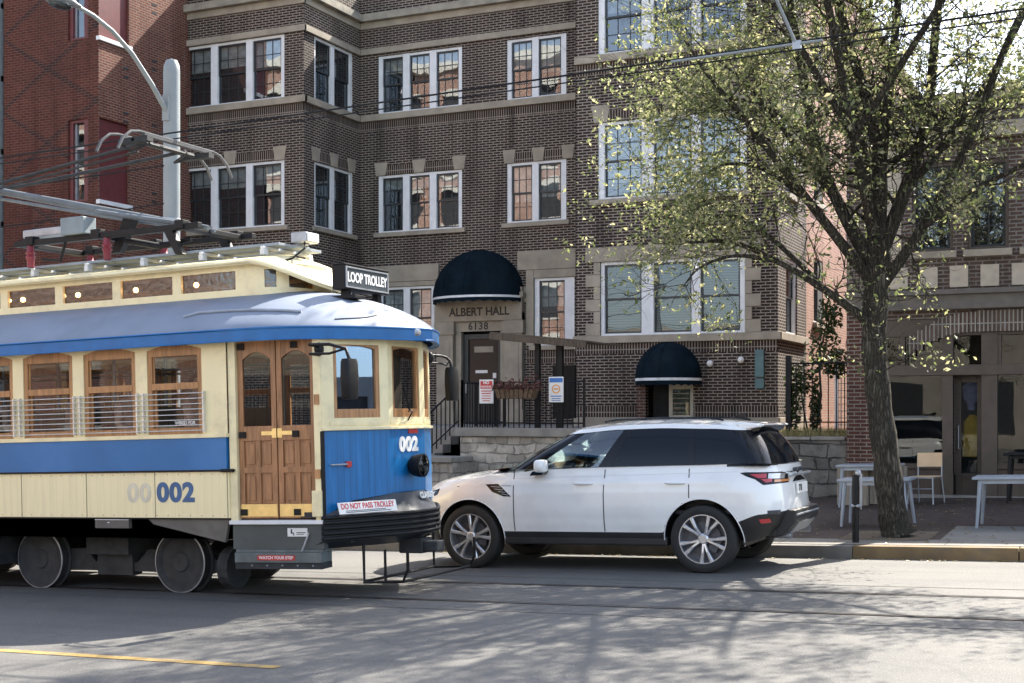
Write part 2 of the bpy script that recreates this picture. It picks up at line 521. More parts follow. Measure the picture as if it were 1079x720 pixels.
M['kerb_tan'] = P('kerb_worn_yellow', (.20, .135, .065), .88, var=.3, scale=3, bump=.25, bscale=60, dirt=(.13, .11, .09, .8), dscale=4)
M['yellow_line'] = P('worn_yellow_paint', (.36, .235, .07), .75, var=.2, scale=20, dirt=(.12, .115, .10, .9), dscale=7)
M['rail'] = P('rail_steel', (.10, .09, .085), .35, metal=.8, var=.3)
M['groove'] = P('rail_groove', (.03, .03, .03), .9)
M['white_frame'] = P('white_painted_wood', (.74, .75, .76), .5, var=.05, scale=4, dirt=(.4, .4, .4, .35), dscale=3)
M['sash'] = P('dark_sash_paint', (.02, .026, .03), .4)
M['pane'] = glass('old_window_glass', tint=(.62, .68, .70), refl=.15, wavy=.022, wscale=1.6)
M['pane_dark'] = P('dark_door_glass', (.012, .016, .018), .12, spec=.25, var=0)
M['pane_shade'] = glass('shaded_window_glass', tint=(.55, .62, .64), refl=.07, wavy=.04, wscale=1.5)
M['pane_clear'] = glass('plate_glass', tint=(.55, .60, .60), refl=.025, wavy=.02, wscale=.8)
M['blind_white'] = slats('white_venetian_blind', (.55, .56, .55), (.12, .12, .12), .05)
M['blind_teal'] = slats('grey_green_blind', (.105, .13, .13), (.03, .036, .036), .06)
M['curtain'] = P('pale_curtain', (.5, .5, .48), .9, var=.25, scale=8)
M['room'] = P('dark_room', (.035, .035, .038), .95)
M['navy_canvas'] = P('navy_canvas', (.005, .012, .019), .9, var=.35, scale=2.5, spec=.08, dirt=(.02,.028,.034,.5), dscale=1.2)
M['canvas_trim'] = P('white_canvas_trim', (.75, .76, .77), .8)
M['dark_green_door'] = P('dark_door_paint', (.02, .028, .03), .45)
M['iron'] = P('black_iron', (.009, .009, .011), .55, var=.2, spec=.2)
M['maroon'] = P('maroon_panel', (.11, .02, .022), .5)
M['mortar_cut'] = P('carved_letter_shadow', (.05, .045, .04), .9)  # shadow inside the carved letters, put into one dark colour
M['black'] = P('black_paint', (.009, .009, .010), .5, var=.2, spec=.25)
M['rubber'] = P('black_rubber', (.018, .018, .018), .75, var=.2)
M['brown_frame'] = P('brown_storefront_paint', (.075, .055, .042), .5, var=.15)
M['brown_panel'] = boards('brown_bulkhead_boards', (.085, .06, .045), .14, .55)
M['grey_metal'] = P('grey_metal', (.30, .335, .39), .42, metal=.3, var=.1)
M['galv'] = P('galvanised_steel', (.36, .38, .41), .45, metal=.6, var=.15, scale=10)
M['pole_paint'] = P('pale_grey_pole', (.22, .245, .255), .5, var=.08, scale=3)
M['weath_wood'] = wood('weathered_wood', (.30, .26, .21), .8)
M['dark_plank'] = wood('dark_weathered_plank', (.105, .08, .058), .9)
M['light_wood'] = P('light_plywood', (.62, .44, .27), .5, var=.06, scale=5)
def bark(name, col):
    m, nt, out = newmat(name)
    b = nd(nt, 'ShaderNodeBsdfPrincipled', Roughness=.95)
    b.inputs['Specular IOR Level'].default_value = .2
    tc = nd(nt, 'ShaderNodeTexCoord')
    mp = nd(nt, 'ShaderNodeMapping'); mp.inputs['Scale'].default_value = (26, 26, 4.5)
    nt.links.new(tc.outputs['Object'], mp.inputs[0])
    nz = nd(nt, 'ShaderNodeTexNoise', Scale=1, Detail=5, Roughness=.6, Distortion=.5); nt.links.new(mp.outputs[0], nz.inputs['Vector'])
    h = math_(nt, 'ABSOLUTE', math_(nt, 'SUBTRACT', nz.outputs[0], .5))
    r_ = ramp(nt, h, 0, .12)
    n2 = nd(nt, 'ShaderNodeTexNoise', Scale=2.5, Detail=4); nt.links.new(tc.outputs['Object'], n2.inputs['Vector'])
    c = mixc(nt, r_, [x*.35 for x in col], [x*1.35 for x in col])
    c = mixc(nt, math_(nt, 'MULTIPLY', ramp(nt, n2.outputs[0], .5, .7), .4), c, (col[0]*.9, col[1]*1.1, col[2]*1.0))
    nt.links.new(c, b.inputs['Base Color'])
    bp = nd(nt, 'ShaderNodeBump', Strength=1, Distance=.03); nt.links.new(r_, bp.inputs['Height']); nt.links.new(bp.outputs[0], b.inputs['Normal'])
    nt.links.new(b.outputs[0], out.inputs[0])
    return m
M['bark'] = bark('tree_bark', (.088, .076, .061))
M['leaf'] = leafmat('tree_leaves', [(.075, .10, .042), (.12, .145, .068), (.18, .20, .11), (.28, .28, .18), (.42, .39, .27)])  # paler tones carry backlight and veil in the leaf colour
M['vine'] = leafmat('vine_leaves', [(.02, .04, .012), (.04, .06, .016), (.06, .085, .025)], .35)
M['dry'] = leafmat('dry_grass', [(.25, .20, .09), (.34, .29, .15), (.2, .2, .07)], .3)
M['flowers'] = leafmat('dried_red_flowers', [(.10, .03, .025), (.16, .05, .04), (.06, .05, .02)], .2)
M['soil'] = P('soil', (.10, .075, .05), .95, var=.3, bump=.4)
M['white_sign'] = P('white_sign', (.75, .74, .72), .5, var=.05)
M['red_ink'] = P('red_ink', (.52, .035, .03), .5)
M['blue_ink'] = P('blue_ink', (.03, .15, .45), .5)
M['orange_ink'] = P('orange_ink', (.8, .33, .04), .5)
M['dark_ink'] = P('dark_ink', (.05, .05, .055), .6)
# ---------------------------------------------------------------- ground, road, kerbs, pavements
def strip(name, x0, x1, y0, y1, z, mat, nx=1, kind='structure', label=None):
    mb = MB()
    for i in range(nx):
        a = x0 + (x1-x0)*i/nx; b = x0 + (x1-x0)*(i+1)/nx
        mb.face([(a,y0,z),(b,y0,z),(b,y1,z),(a,y1,z)])
    o = mb.build(name, mat, shear=G, recalc=False)
    tag(o, label=label, kind=kind)
    return o

mb = MB()
xs = [-900, -60, -42, 22, 40, 900]
for i in range(5):
    for (ya, yb) in ((-900, -1.3), (-1.3, 16.45), (16.45, 900)):
        def gz(x): return G*max(-45, min(25, x)) - .03
        mb.face([(xs[i],ya,gz(xs[i])),(xs[i+1],ya,gz(xs[i+1])),(xs[i+1],yb,gz(xs[i+1])),(xs[i],yb,gz(xs[i]))])
tag(mb.build('ground', P('ground_earth', (.16,.15,.13), .95, var=.2, scale=.5), recalc=False), kind='structure')
strip('road', -42, 22, -1.3, 16.45, 0, M['asphalt'], 16)
# concrete-and-rail track bed
for yr in (11.722, 13.157):
    pass
strip('track', -42, 22, 11.69, 11.755, .006, M['rail'], 16)
o2 = strip('track', -42, 22, 13.125, 13.19, .006, M['rail'], 16)
strip('track', -42, 22, 11.755, 11.80, .004, M['groove'], 16)
strip('track', -42, 22, 13.08, 13.125, .004, M['groove'], 16)
seam = P('track_slab_joint', (.085, .083, .08), .9, var=.3, scale=5)
for ys in (11.15, 13.75):
    strip('track', -42, 22, ys, ys+.03, .003, seam, 16)
# worn yellow centre line with broken end
mb = MB()
rl = random.Random(3)
x = -42.0
while x < -5.6:
    L = rl.uniform(.5, 1.4)
    j = rl.uniform(-.006, .006)
    mb.face([(x, 8.02+j, .004), (min(x+L-.0, -5.6), 8.02+rl.uniform(-.006,.006), .004), (min(x+L,-5.6), 8.13+rl.uniform(-.006,.006), .004), (x, 8.13+j, .004)])
    x += L
tag(mb.build('yellow_line', M['yellow_line'], shear=G, recalc=False), kind='structure')
# kerb and pavement on the far side
mb = MB(); mb.box(-42, -3.05, 16.45, 16.63, -.1, .15); 
tag(mb.build('kerb', M['kerb'], shear=G, bevel=.012), kind='structure')
mb = MB()
for k in range(9):
    mb.box(-3.045+k*1.9, -3.05+k*1.9+1.895, 16.452, 16.632, -.1, .152)
tag(mb.build('kerb', M['kerb_tan'], shear=G, bevel=.014), kind='structure')
SW = .02                                     # pavement rises gently to the frontages
def swz(y): return .15 + SW*(y-16.63)
mb = MB()
for i in range(16):
    a, b = -42+i*4, -38+i*4
    mb.face([(a,16.63,.15),(b,16.63,.15),(b,26,swz(26)),(a,26,swz(26))])
tag(mb.build('pavement', M['paver'], shear=G, recalc=False), kind='structure')
mb = MB()
for i in range(16):
    for q in range(2):
        a, b = -42+i*4+q*2+.004, -40+i*4+q*2-.004
        mb.face([(a,16.632,.155),(b,16.632,.155),(b,17.25,swz(17.25)+.005),(a,17.25,swz(17.25)+.005)])
tag(mb.build('pavement', M['concrete_slab'], shear=G, recalc=False), kind='structure')
mb = MB()
for (a, b, y0, y1) in ((-2.12,-.4,17.26,19.0),(-.39,1.4,17.26,19.0),(1.41,3.2,17.26,19.0),(3.21,5,17.26,19.0)):
    mb.face([(a,y0,swz(y0)+.005),(b,y0,swz(y0)+.005),(b,y1,swz(y1)+.005),(a,y1,swz(y1)+.005)])
tag(mb.build('pavement', M['concrete_slab'], shear=G, recalc=False), kind='structure')
mb = MB(); mb.face([(-3.35,17.1,.168),(-2.25,17.1,.168),(-2.25,18.25,.19),(-3.35,18.25,.19)])
tag(mb.build('ground', M['soil'], shear=G, recalc=False), kind='structure')
# near pavement behind the viewer
mb = MB(); mb.box(-42, 22, -14.9, -1.3, -.2, .15)
tag(mb.build('near_pavement', M['concrete_slab'], shear=G), kind='structure')
# raised yard and terrace in front of the apartment house
YT = 1.22
mb = MB()
mb.box(-9.6, -4.56, 24.5, 36, -.6, YT-.02)
tag(mb.build('raised_yard', M['soil']), kind='structure')
mb = MB()
mb.box(-12.35, -9.55, 24.1, 32.3, 1.20, 1.36); mb.box(-19.6, -12.352, 26.2, 32.3, 1.20, 1.36)
mb.box(-12.4, -9.55, 24.02, 24.3, 1.202, 1.372)
tag(mb.build('terrace', M['concrete'], bevel=.01), kind='structure')

# ---------------------------------------------------------------- facade tools
def wall_cells(mb, u0, u1, z0, z1, holes, depth=.16, m=0, w=0):
    us = sorted(set([u0, u1] + [h[0] for h in holes] + [h[1] for h in holes]))
    zs = sorted(set([z0, z1] + [h[2] for h in holes] + [h[3] for h in holes]))
    us = [u for u in us if u0 <= u <= u1]; zs = [z for z in zs if z0 <= z <= z1]
    for i in range(len(us)-1):
        for j in range(len(zs)-1):
            cu, cz = (us[i]+us[i+1])/2, (zs[j]+zs[j+1])/2
            if any(h[0] < cu < h[1] and h[2] < cz < h[3] for h in holes): continue
            mb.face([(us[i],w,zs[j]),(us[i+1],w,zs[j]),(us[i+1],w,zs[j+1]),(us[i],w,zs[j+1])], m)
    for (a,b,c,d) in holes:
        mb.face([(a,w,c),(a,w-depth,c),(a,w-depth,d),(a,w,d)], m)
        mb.face([(b,w,c),(b,w,d),(b,w-depth,d),(b,w-depth,c)], m)
        mb.face([(a,w,d),(a,w-depth,d),(b,w-depth,d),(b,w,d)], m)
        mb.face([(a,w,c),(b,w,c),(b,w-depth,c),(a,w-depth,c)], m)

def fy(plane):  return lambda u, w_, z: (u, plane - w_, z)       # wall facing the street
def fx(plane):  return lambda u, w_, z: (plane + w_, u, z)       # wall facing right

def window(par, xf, a, b, z0, z1, cols, muntin=(2, 1), back='room', fr='white_frame', sashm='sash', panem='pane', blind_top=0, clear_lower=False, rnd=None):
    """a..b, z0..z1: the opening; cols: extents of the sashes inside it"""
    f = MB(xf)
    f.box(a, cols[0][0], -.11, -.03, z0, z1); f.box(cols[-1][1], b, -.11, -.03, z0, z1)
    for q in range(len(cols)-1): f.box(cols[q][1], cols[q+1][0], -.11, -.022, z0, z1)
    zt = z1 - .07; zb = z0 + .05
    for (c, d) in cols:
        f.box(c, d, -.11, -.035, zt, z1); f.box(c, d, -.11, -.030, z0, zb)
    fo = f.build('window', M[fr], par, bevel=.006)
    zm = (zt+zb)/2
    s = MB(xf); p = MB(xf); bl = MB(xf)
    for (c, d) in cols:
        for (lo, hi, ww) in ((zm-.02, zt, -.075), (zb, zm+.02, -.105)):
            t = .045
            s.box(c, c+t, ww-.03, ww, lo, hi); s.box(d-t, d, ww-.03, ww, lo, hi)
            s.box(c+t, d-t, ww-.03, ww, lo, lo+t); s.box(c+t, d-t, ww-.03, ww, hi-t, hi)
            upper = lo > zm - .1
            if muntin and (upper or not clear_lower):
                nv, nh = muntin
                for q in range(nv):
                    uu = c + (d-c)*(q+1)/(nv+1)
                    s.box(uu-.009, uu+.009, ww-.022, ww-.003, lo+t, hi-t)
                for q in range(nh):
                    zz = lo + (hi-lo)*(q+1)/(nh+1)
                    s.box(c+t, d-t, ww-.022, ww-.004, zz-.009, zz+.009)
            p.face([(c+t,ww-.016,lo+t),(d-t,ww-.016,lo+t),(d-t,ww-.016,hi-t),(c+t,ww-.016,hi-t)])
        bl.face([(c,-.20,zb),(d,-.20,zb),(d,-.20,zt),(c,-.20,zt)], 0 if not blind_top else 0)
        if blind_top:
            zz = zt - (zt-zb)*blind_top*(random.uniform(.8,1.1))
            bl.face([(c,-.17,zz),(d,-.17,zz),(d,-.17,zt),(c,-.17,zt)], 1)
    s.build('sash', M[sashm], fo)
    p.build('pane', M[panem], fo, recalc=False)
    bl.build('blind', [M['room' if blind_top else back], M[back]], fo, recalc=False)  # dark faces here paint the unlit room behind the glass
    return fo

def sill(par, xf, a, b, z, h=.12, d=.09):
    s = MB(xf); s.box(a, b, -.05, d, z-h, z-.002)
    s.build('sill', M['stone'], par, bevel=.008)

def keystones(par, xf, a, b, z, pos, hh=.36, wd=.42):
    for u in pos:
        k = MB(xf); k.prism([(u-wd*.36, z), (u+wd*.36, z), (u+wd*.5, z+hh), (u-wd*.5, z+hh)], 'y', -.02, .03)
        k.build('keystone', M['stone'], par, bevel=.006)
    s = MB(xf); s.box(a, b, -.02, .006, z+.01, z+.27)
    s.build('lintel', M['dark_soldier'], par)

# ---------------------------------------------------------------- the dark brick apartment house
apt = thing('apartment_building', 'three storey dark brown brick apartment house with stone bands and navy door awnings', 'building', (-15, 29, 0))
YL, YR_, YC = 29.5, 28.8, 32.3
XL0, XL1, XR0, XR1 = -24.6, -19.65, -11.68, -6.93
TOP = 13.3
FL, FC, FR, FS, FRS = fy(YL), fy(YC), fy(YR_), fx(XL1), fx(XR1)
w3 = [(-23.57,-22.67),(-22.45,-21.51),(-21.30,-20.385)]
holesL = [(-23.72,-20.26,10.0,11.69),(-23.72,-20.26,6.62,8.36),(-23.72,-20.26,3.42,5.12)]
holesS = [(30.0,31.95,10.0,11.69),(30.0,31.95,6.62,8.36),(30.0,31.95,3.42,5.12)]
c3 = [(-18.92,-18.27),(-18.06,-17.43),(-17.22,-16.54)]
c2 = [(-14.95,-14.35),(-14.16,-13.52)]
holesC = [(-19.05,-16.42,10.0,11.62),(-15.08,-13.36,10.0,11.62),(-19.05,-16.42,6.68,8.28),(-15.08,-13.36,6.72,8.32),
          (-19.05,-17.25,3.42,5.16),(-14.28,-13.13,3.44,5.22),(-17.0,-14.66,1.3,4.6)]
r3 = [(-10.97,-10.07),(-9.78,-8.89),(-8.68,-7.78)]
holesR = [(-11.12,-7.62,9.92,11.65),(-11.12,-7.62,6.58,8.36),(-11.06,-7.66,3.44,5.14),(-9.95,-8.84,1.0,2.75)]
holesRS = [(29.55,30.65,9.92,11.65),(29.55,30.65,6.58,8.36),(29.55,30.65,3.44,5.14)]
def wall(name, xf, u0, u1, z0, z1, holes, mat):
    mb = MB(xf); wall_cells(mb, u0, u1, z0, z1, holes)
    return mb.build(name, M[mat], apt, recalc=False)
wall('wall', FL, XL0, XL1, -.9, TOP, holesL, 'dark_brick')
wall('wall', FS, YL, YC, -.9, TOP, holesS, 'dark_brick')
wall('wall', FC, XL1, XR0+.1, -.9, TOP, holesC, 'dark_brick')
wall('wall', FR, XR0, XR1, -.9, TOP, holesR, 'dark_brick')
wall('wall', FRS, YR_, 31.6, -.9, TOP, holesRS, 'dark_brick')
hb = [(33.0,34.1,3.9,5.5),(33.0,34.1,6.9,8.6),(33.0,34.1,10.0,11.6),(37.5,38.6,3.9,5.5),(37.5,38.6,6.9,8.6)]
wall('wall', fx(XR1-.12), 31.6, 52, -.9, TOP, hb, 'pink_brick')
for (a,b,c,d) in hb:
    window(apt, fx(XR1-.12), a, b, c, d, [(a+.12,b-.12)], None, 'curtain')
    sill(apt, fx(XR1-.12), a-.1, b+.1, c)
mb = MB(); mb.box(XR1-.3, XR1-.01, 31.45, 31.6, 0, TOP)        # return between the two brick kinds
mb.box(XR0, XR0+.02, YR_, YC, -.9, TOP)                         # left flank of the right wing
mb.box(XL0-.02, XL0, YL, 50, -.9, TOP)
mb.build('wall', M['dark_brick'], apt)
mb = MB(); mb.box(XL0, XR1-.13, YC+1.2, 52, -.9, TOP-.3); mb.box(XL0+.05, XL1-.9, YL+1, YC+1.2, -.8, TOP-.3)
mb.box(XR0+.05, XR1-.9, YR_+1, YC+1.2, -.8, TOP-.3)
mb.build('interior', M['room'], apt)
mb = MB(); mb.box(XL0, XL1, YL, 52, TOP-.02, TOP+.1); mb.box(XR0, XR1, YR_, 52, TOP-.02, TOP+.1); mb.box(XL1, XR0, YC, 52, TOP-.02, TOP+.1)
mb.build('parapet_coping', M['cornice'], apt)

# windows: left wing
def trip(xf, a, b, z0, z1, cols, **k): return window(apt, xf, a, b, z0, z1, cols, **k)
trip(FL, -23.72, -20.26, 10.0, 11.69, w3, back='curtain', blind_top=.45)
trip(FL, -23.72, -20.26, 6.62, 8.36, w3, back='curtain', blind_top=.35)
trip(FL, -23.72, -20.26, 3.42, 5.12, w3, back='curtain', blind_top=.5)
s3 = [(30.1,30.86),(31.02,31.83)]
for (z0,z1) in ((10.0,11.69),(6.62,8.36),(3.42,5.12)):
    trip(FS, 30.0, 31.95, z0, z1, s3)
    if z0 < 9:
        sill(apt, FS, 29.9, 32.05, z0)
        keystones(apt, FS, 29.95, 32.0, z1, (30.05, 30.95, 31.85))
for z0, z1 in ((6.62,8.36),(3.42,5.12)):
    sill(apt, FL, -23.85, -20.13, z0)
    keystones(apt, FL, -23.75, -20.2, z1, (-23.6, -22.0, -20.4))
# recess
trip(FC, -19.05, -16.42, 10.0, 11.62, c3, back='curtain', blind_top=.3)
trip(FC, -15.08, -13.36, 10.0, 11.62, c2, back='curtain', blind_top=.55)
trip(FC, -19.05, -16.42, 6.68, 8.28, c3, back='curtain', blind_top=.25)
trip(FC, -15.08, -13.36, 6.72, 8.32, c2, back='curtain', blind_top=.6)
trip(FC, -19.05, -17.25, 3.42, 5.16, [(-18.92,-18.25),(-18.05,-17.38)], muntin=(1,1), back='curtain', blind_top=.5)
trip(FC, -14.28, -13.13, 3.44, 5.22, [(-14.14,-13.42)], back='curtain', blind_top=.5)
sill(apt, FC, -19.15, -16.3, 6.68); sill(apt, FC, -15.2, -13.25, 6.72)
sill(apt, FC, -19.15, -17.15, 3.42); sill(apt, FC, -14.4, -13.05, 3.44)
keystones(apt, FC, -19.05, -16.4, 8.28, (-18.95,-17.74,-16.5))
keystones(apt, FC, -15.05, -13.2, 8.32, (-15.0,-14.15,-13.3), wd=.38)
# right wing
trip(FR, -11.12, -7.62, 9.92, 11.65, r3, muntin=(2,1), back='curtain', blind_top=.4)
trip(FR, -11.12, -7.62, 6.58, 8.36, r3, muntin=(2,1), back='curtain', blind_top=.95)
trip(FR, -11.06, -7.66, 3.44, 5.14, r3, muntin=None, back='blind_teal', panem='pane_shade')
for (z0,z1) in ((9.92,11.65),(6.58,8.36),(3.44,5.14)):
    trip(FRS, 29.55, 30.65, z0, z1, [(29.67,30.53)], muntin=(1,1))
sill(apt, FR, -11.3, -7.5, 6.58); sill(apt, FRS, 29.45, 30.75, 6.58)
keystones(apt, FR, -11.15, -7.6, 8.36, (-11.05,-9.35,-7.7), wd=.46, hh=.4)
# stone bands, cornice, soldier courses running round the front
def band(name, z0, z1, d, mat, segs, bev=.01):
    for (xf, a, b) in segs:
        mb = MB(xf); mb.box(a, b, -.03, d, z0, z1)
        mb.build(name, M[mat], apt, bevel=bev)
front = [(FL, XL0, XL1-.0), (FS, YL-.0, YC-.14), (FC, XL1+.14, XR0)]
for (z0, z1, d, mt, nm) in ((9.82,9.998,.09,'stone','stone_band'),(11.695,11.86,.07,'stone','stone_band'),(12.42,12.60,.05,'stone','cornice'),(12.602,12.80,.20,'cornice','cornice')):
    band(nm, z0, z1, d, mt, [(FL, XL0, XL1+d), (FS, YL-d+.002, YC-d-.002), (FC, XL1+d, XR0)])
band('soldier_course', 9.56, 9.818, .006, 'dark_soldier', [(FL, XL0, XL1), (FS, YL, YC), (FC, XL1, XR0)], 0)
band('stone_band', 9.74, 9.918, .09, 'stone', [(FR, XR0-.0, XR1+.09), (FRS, YR_-.088, 31.6)])
band('soldier_course', 9.48, 9.738, .006, 'dark_soldier', [(FR, XR0, XR1)], 0)
band('cornice', 12.42, 12.60, .05, 'stone', [(FR, XR0-.05, XR1+.05)]); band('cornice', 12.602, 12.80, .20, 'cornice', [(FR, XR0-.1, XR1+.2)])
band('stone_band', 3.27, 3.437, .08, 'stone', [(FR, XR0-.04, XR1+.08), (FRS, YR_-.078, 31.6)])
band('soldier_course', 3.02, 3.268, .006, 'dark_soldier', [(FR, XR0, XR1)], 0)
band('soldier_course', 1.58, 1.83, .006, 'dark_soldier', [(FR, XR0, -9.97), (FR, -8.82, XR1)], 0)
band('plinth', 1.1, 1.57, .05, 'stone', [(FR, XR0-.05, -9.97), (FR, -8.82, XR1+.05), (FRS, YR_-.048, 31.6)])
band('soldier_course', 2.98, 3.32, .006, 'dark_soldier', [(FC, -14.5, -13.0), (FC, -19.6, -17.2)], 0)
# stone surround of the ground floor windows, right wing
mb = MB(FR)
mb.box(-11.42, -7.3, -.02, .045, 5.142, 5.47)
for u0, sg in ((-11.06, -1), (-7.66, 1)):
    for k in range(6):
        wdt = .36 if k % 2 == 0 else .16
        z = 3.44 + k*.283
        a, b = (u0 - wdt, u0) if sg < 0 else (u0, u0 + wdt)
        mb.box(a, b, -.02, .03, z+.004, z+.279)
mb.build('stone_surround', M['stone'], apt, bevel=.008)
# recess ground floor lintels and jambs
mb = MB(FC)
mb.box(-14.75, -13.0, -.02, .05, 5.45, 5.95); mb.box(-14.5, -14.28, -.02, .04, 3.44, 5.445); mb.box(-14.28, -13.0, -.02, .03, 5.225, 5.445)
mb.box(-14.62, -14.505, -.02, .035, 4.6, 5.0); mb.box(-14.62, -14.505, -.02, .035, 3.7, 4.1)
mb.build('stone_surround', M['stone'], apt, bevel=.01); mb = MB(FC)
mb.box(-19.3, -17.12, -.02, .05, 5.3, 5.75); mb.box(-17.25, -17.05, -.02, .04, 3.44, 5.295); mb.box(-19.05, -17.25, -.02, .03, 5.165, 5.295)
mb.build('stone_surround', M['stone'], apt, bevel=.01)
# entrance: limestone portal with carved name, dark glazed door
mb = MB(FC)
for (a, b) in ((-17.12,-16.62), (-15.08,-14.56)):
    mb.box(a, b, -.02, .16, 1.36, 4.35); mb.box(a-.04, b+.04, -.02, .20, 1.36, 1.75)
    mb.box(a-.05, b+.05, -.02, .21, 3.78, 4.12)
    mb.box(a+.1, b-.1, .16, .175, 1.95, 3.6)
mb.box(-17.12, -14.56, -.02, .18, 4.13, 5.0); mb.box(-17.2, -14.5, -.02, .24, 4.72, 4.86)
mb.box(-16.6, -15.1, -.10, .06, 3.86, 4.128)
mb.box(-16.6, -16.43, -.14, .03, 1.36, 3.86); mb.box(-15.26, -15.1, -.14, .03, 1.36, 3.86)
portal = mb.build('stone_portal', M['stone'], apt, bevel=.012)
text_mesh('ALBERT HALL', .31, lambda u, v_, w_: (-15.82+u+15, YC-.182-w_-29, 4.37+v_), .002, .008, sx=.95).build('lettering', M['mortar_cut'], portal, world=False)
text_mesh('6138', .27, lambda u, v_, w_: (-15.9+u+15, YC-.062-w_-29, 3.99+v_), .002, .006, sx=1.0, spacing=1.15).build('lettering', M['mortar_cut'], portal, world=False)
mb = MB(FC)
mb.box(-16.43,-16.28,-.2,-.1,1.45,3.8); mb.box(-15.38,-15.26,-.2,-.1,1.45,3.8); mb.box(-16.28,-15.38,-.2,-.1,1.45,2.45); mb.box(-16.28,-15.38,-.2,-.1,3.66,3.8)
mb.box(-16.43,-15.26,-.2,.05,1.36,1.45)
door = mb.build('door', M['dark_green_door'], apt, bevel=.008)
mb = MB(FC); mb.face([(-16.28,-.15,2.45),(-15.38,-.15,2.45),(-15.38,-.15,3.66),(-16.28,-.15,3.66)])
mb.build('pane', M['pane_dark'], door, recalc=False)
mb = MB(FC); mb.box(-16.28,-15.38,-1.0,-.9,1.3,3.9); mb.build('hallway', M['room'], door)
for q in ((-16.08,-15.72,2.74,2.82),(-16.12,-15.55,3.30,3.46),(-15.56,-15.46,2.6,2.74)):
    mb = MB(FC); mb.box(q[0],q[1],-.149,-.142,q[2],q[3]); mb.build('notice', M['stone'] if q[2] > 3 else M['white_sign'], door)
mb = MB(FC); mb.tube([(-16.36,-.09,2.3),(-16.36,-.03,2.3),(-16.25,-.03,2.3)], .018); mb.box(-16.40,-16.33,-.1,-.085,2.2,2.45)
mb.build('handle', M['galv'], door)
def dome_awning(xf, cx, r, z0, h, d, name):
    mb = MB(xf); rows = []
    n, k = 28, 12
    for i in range(k+1):
        ph = math.pi/2*i/k
        rr = math.cos(ph); zz = z0 + h*math.sin(ph)
        row = []
        for j in range(n+1):
            th = math.pi*j/n
            row.append((cx - r*rr*math.cos(th), d*rr*math.sin(th)+.01, zz))
        rows.append(row)
    mb.grid(rows)
    rows = []
    for i in range(2):
        row = []
        for j in range(n*2+1):
            th = math.pi*j/(2*n)
            sc_ = abs(math.sin(j*math.pi/4))*.05 if i == 0 else 0
            row.append((cx - r*math.cos(th), d*math.sin(th)+.01, z0-.17+sc_*.6 if i == 0 else z0-.05))
        rows.append(row)
    mb.grid(rows)
    o = mb.build(name, M['navy_canvas'], apt, smooth=50, merge=True)
    t = MB(xf); rows = []
    for zz in (z0-.055, z0+.005):
        rows.append([(cx - (r+.006)*math.cos(math.pi*j/n), (d+.006)*math.sin(math.pi*j/n)+.01, zz) for j in range(n+1)])
    t.grid(rows); t.build('canvas_trim', M['canvas_trim'], o)
    f = MB(xf)
    for j in (4, 9, 14, 19, 24):
        th = math.pi*j/n
        f.tube([(cx-(r+.004)*math.cos(th)*math.cos(p), (d+.004)*math.sin(th)*math.cos(p)+.01, z0+(h+.004)*math.sin(p)) for p in [math.pi/2*q/9 for q in range(10)]], .011, 6)
    f.build('seam', M['navy_canvas'], o)
    return o
dome_awning(FC, -15.88, 1.32, 4.76, 1.28, 1.0, 'awning')
aw = dome_awning(FR, -9.40, .76, 2.44, .82, .75, 'awning')
# basement door under the small awning
mb = MB(FR)
mb.box(-10.18,-9.95,-.05,.02,1.0,2.5); mb.box(-9.95,-8.84,-.6,-.5,1.0,2.75)
mb.build('door_post', M['pier_brick'], apt)
mb = MB(FR); mb.box(-9.45,-8.86,-.2,-.12,1.0,2.32); dr = mb.build('door', P('cream_basement_door', (.50,.46,.38), .6), apt, bevel=.006)
mb = MB(FR); mb.box(-9.36,-8.95,-.12,-.112,1.62,2.2); mb.build('pane', M['pane_clear'], dr)
mb = MB(FR)
for k in range(5): mb.box(-9.36,-8.95,-.112,-.106,1.66+k*.11,1.675+k*.11)
mb.build('vent_slats', M['stone'], dr)
mb = MB(FR); mb.box(-9.9,-9.45,-.42,-.4,1.0,2.6); mb.build('door', M['room'], apt)  # dark sheet painting the unlit opening beside the door
for (u, z) in ((-8.42, 2.76), (-7.72, 2.83)):
    mb = MB(FR); mb.ball((u, .12, z), .075); mb.build('wall_lamp', M['white_sign'], apt, smooth=60)
mb = MB(FR); mb.box(-7.42,-7.22,0,.09,2.45,3.05); mb.box(-7.42,-7.22,0,.07,2.2,2.42); mb.build('meter_box', P('teal_meter_box',(.08,.16,.17),.5), apt, bevel=.01)

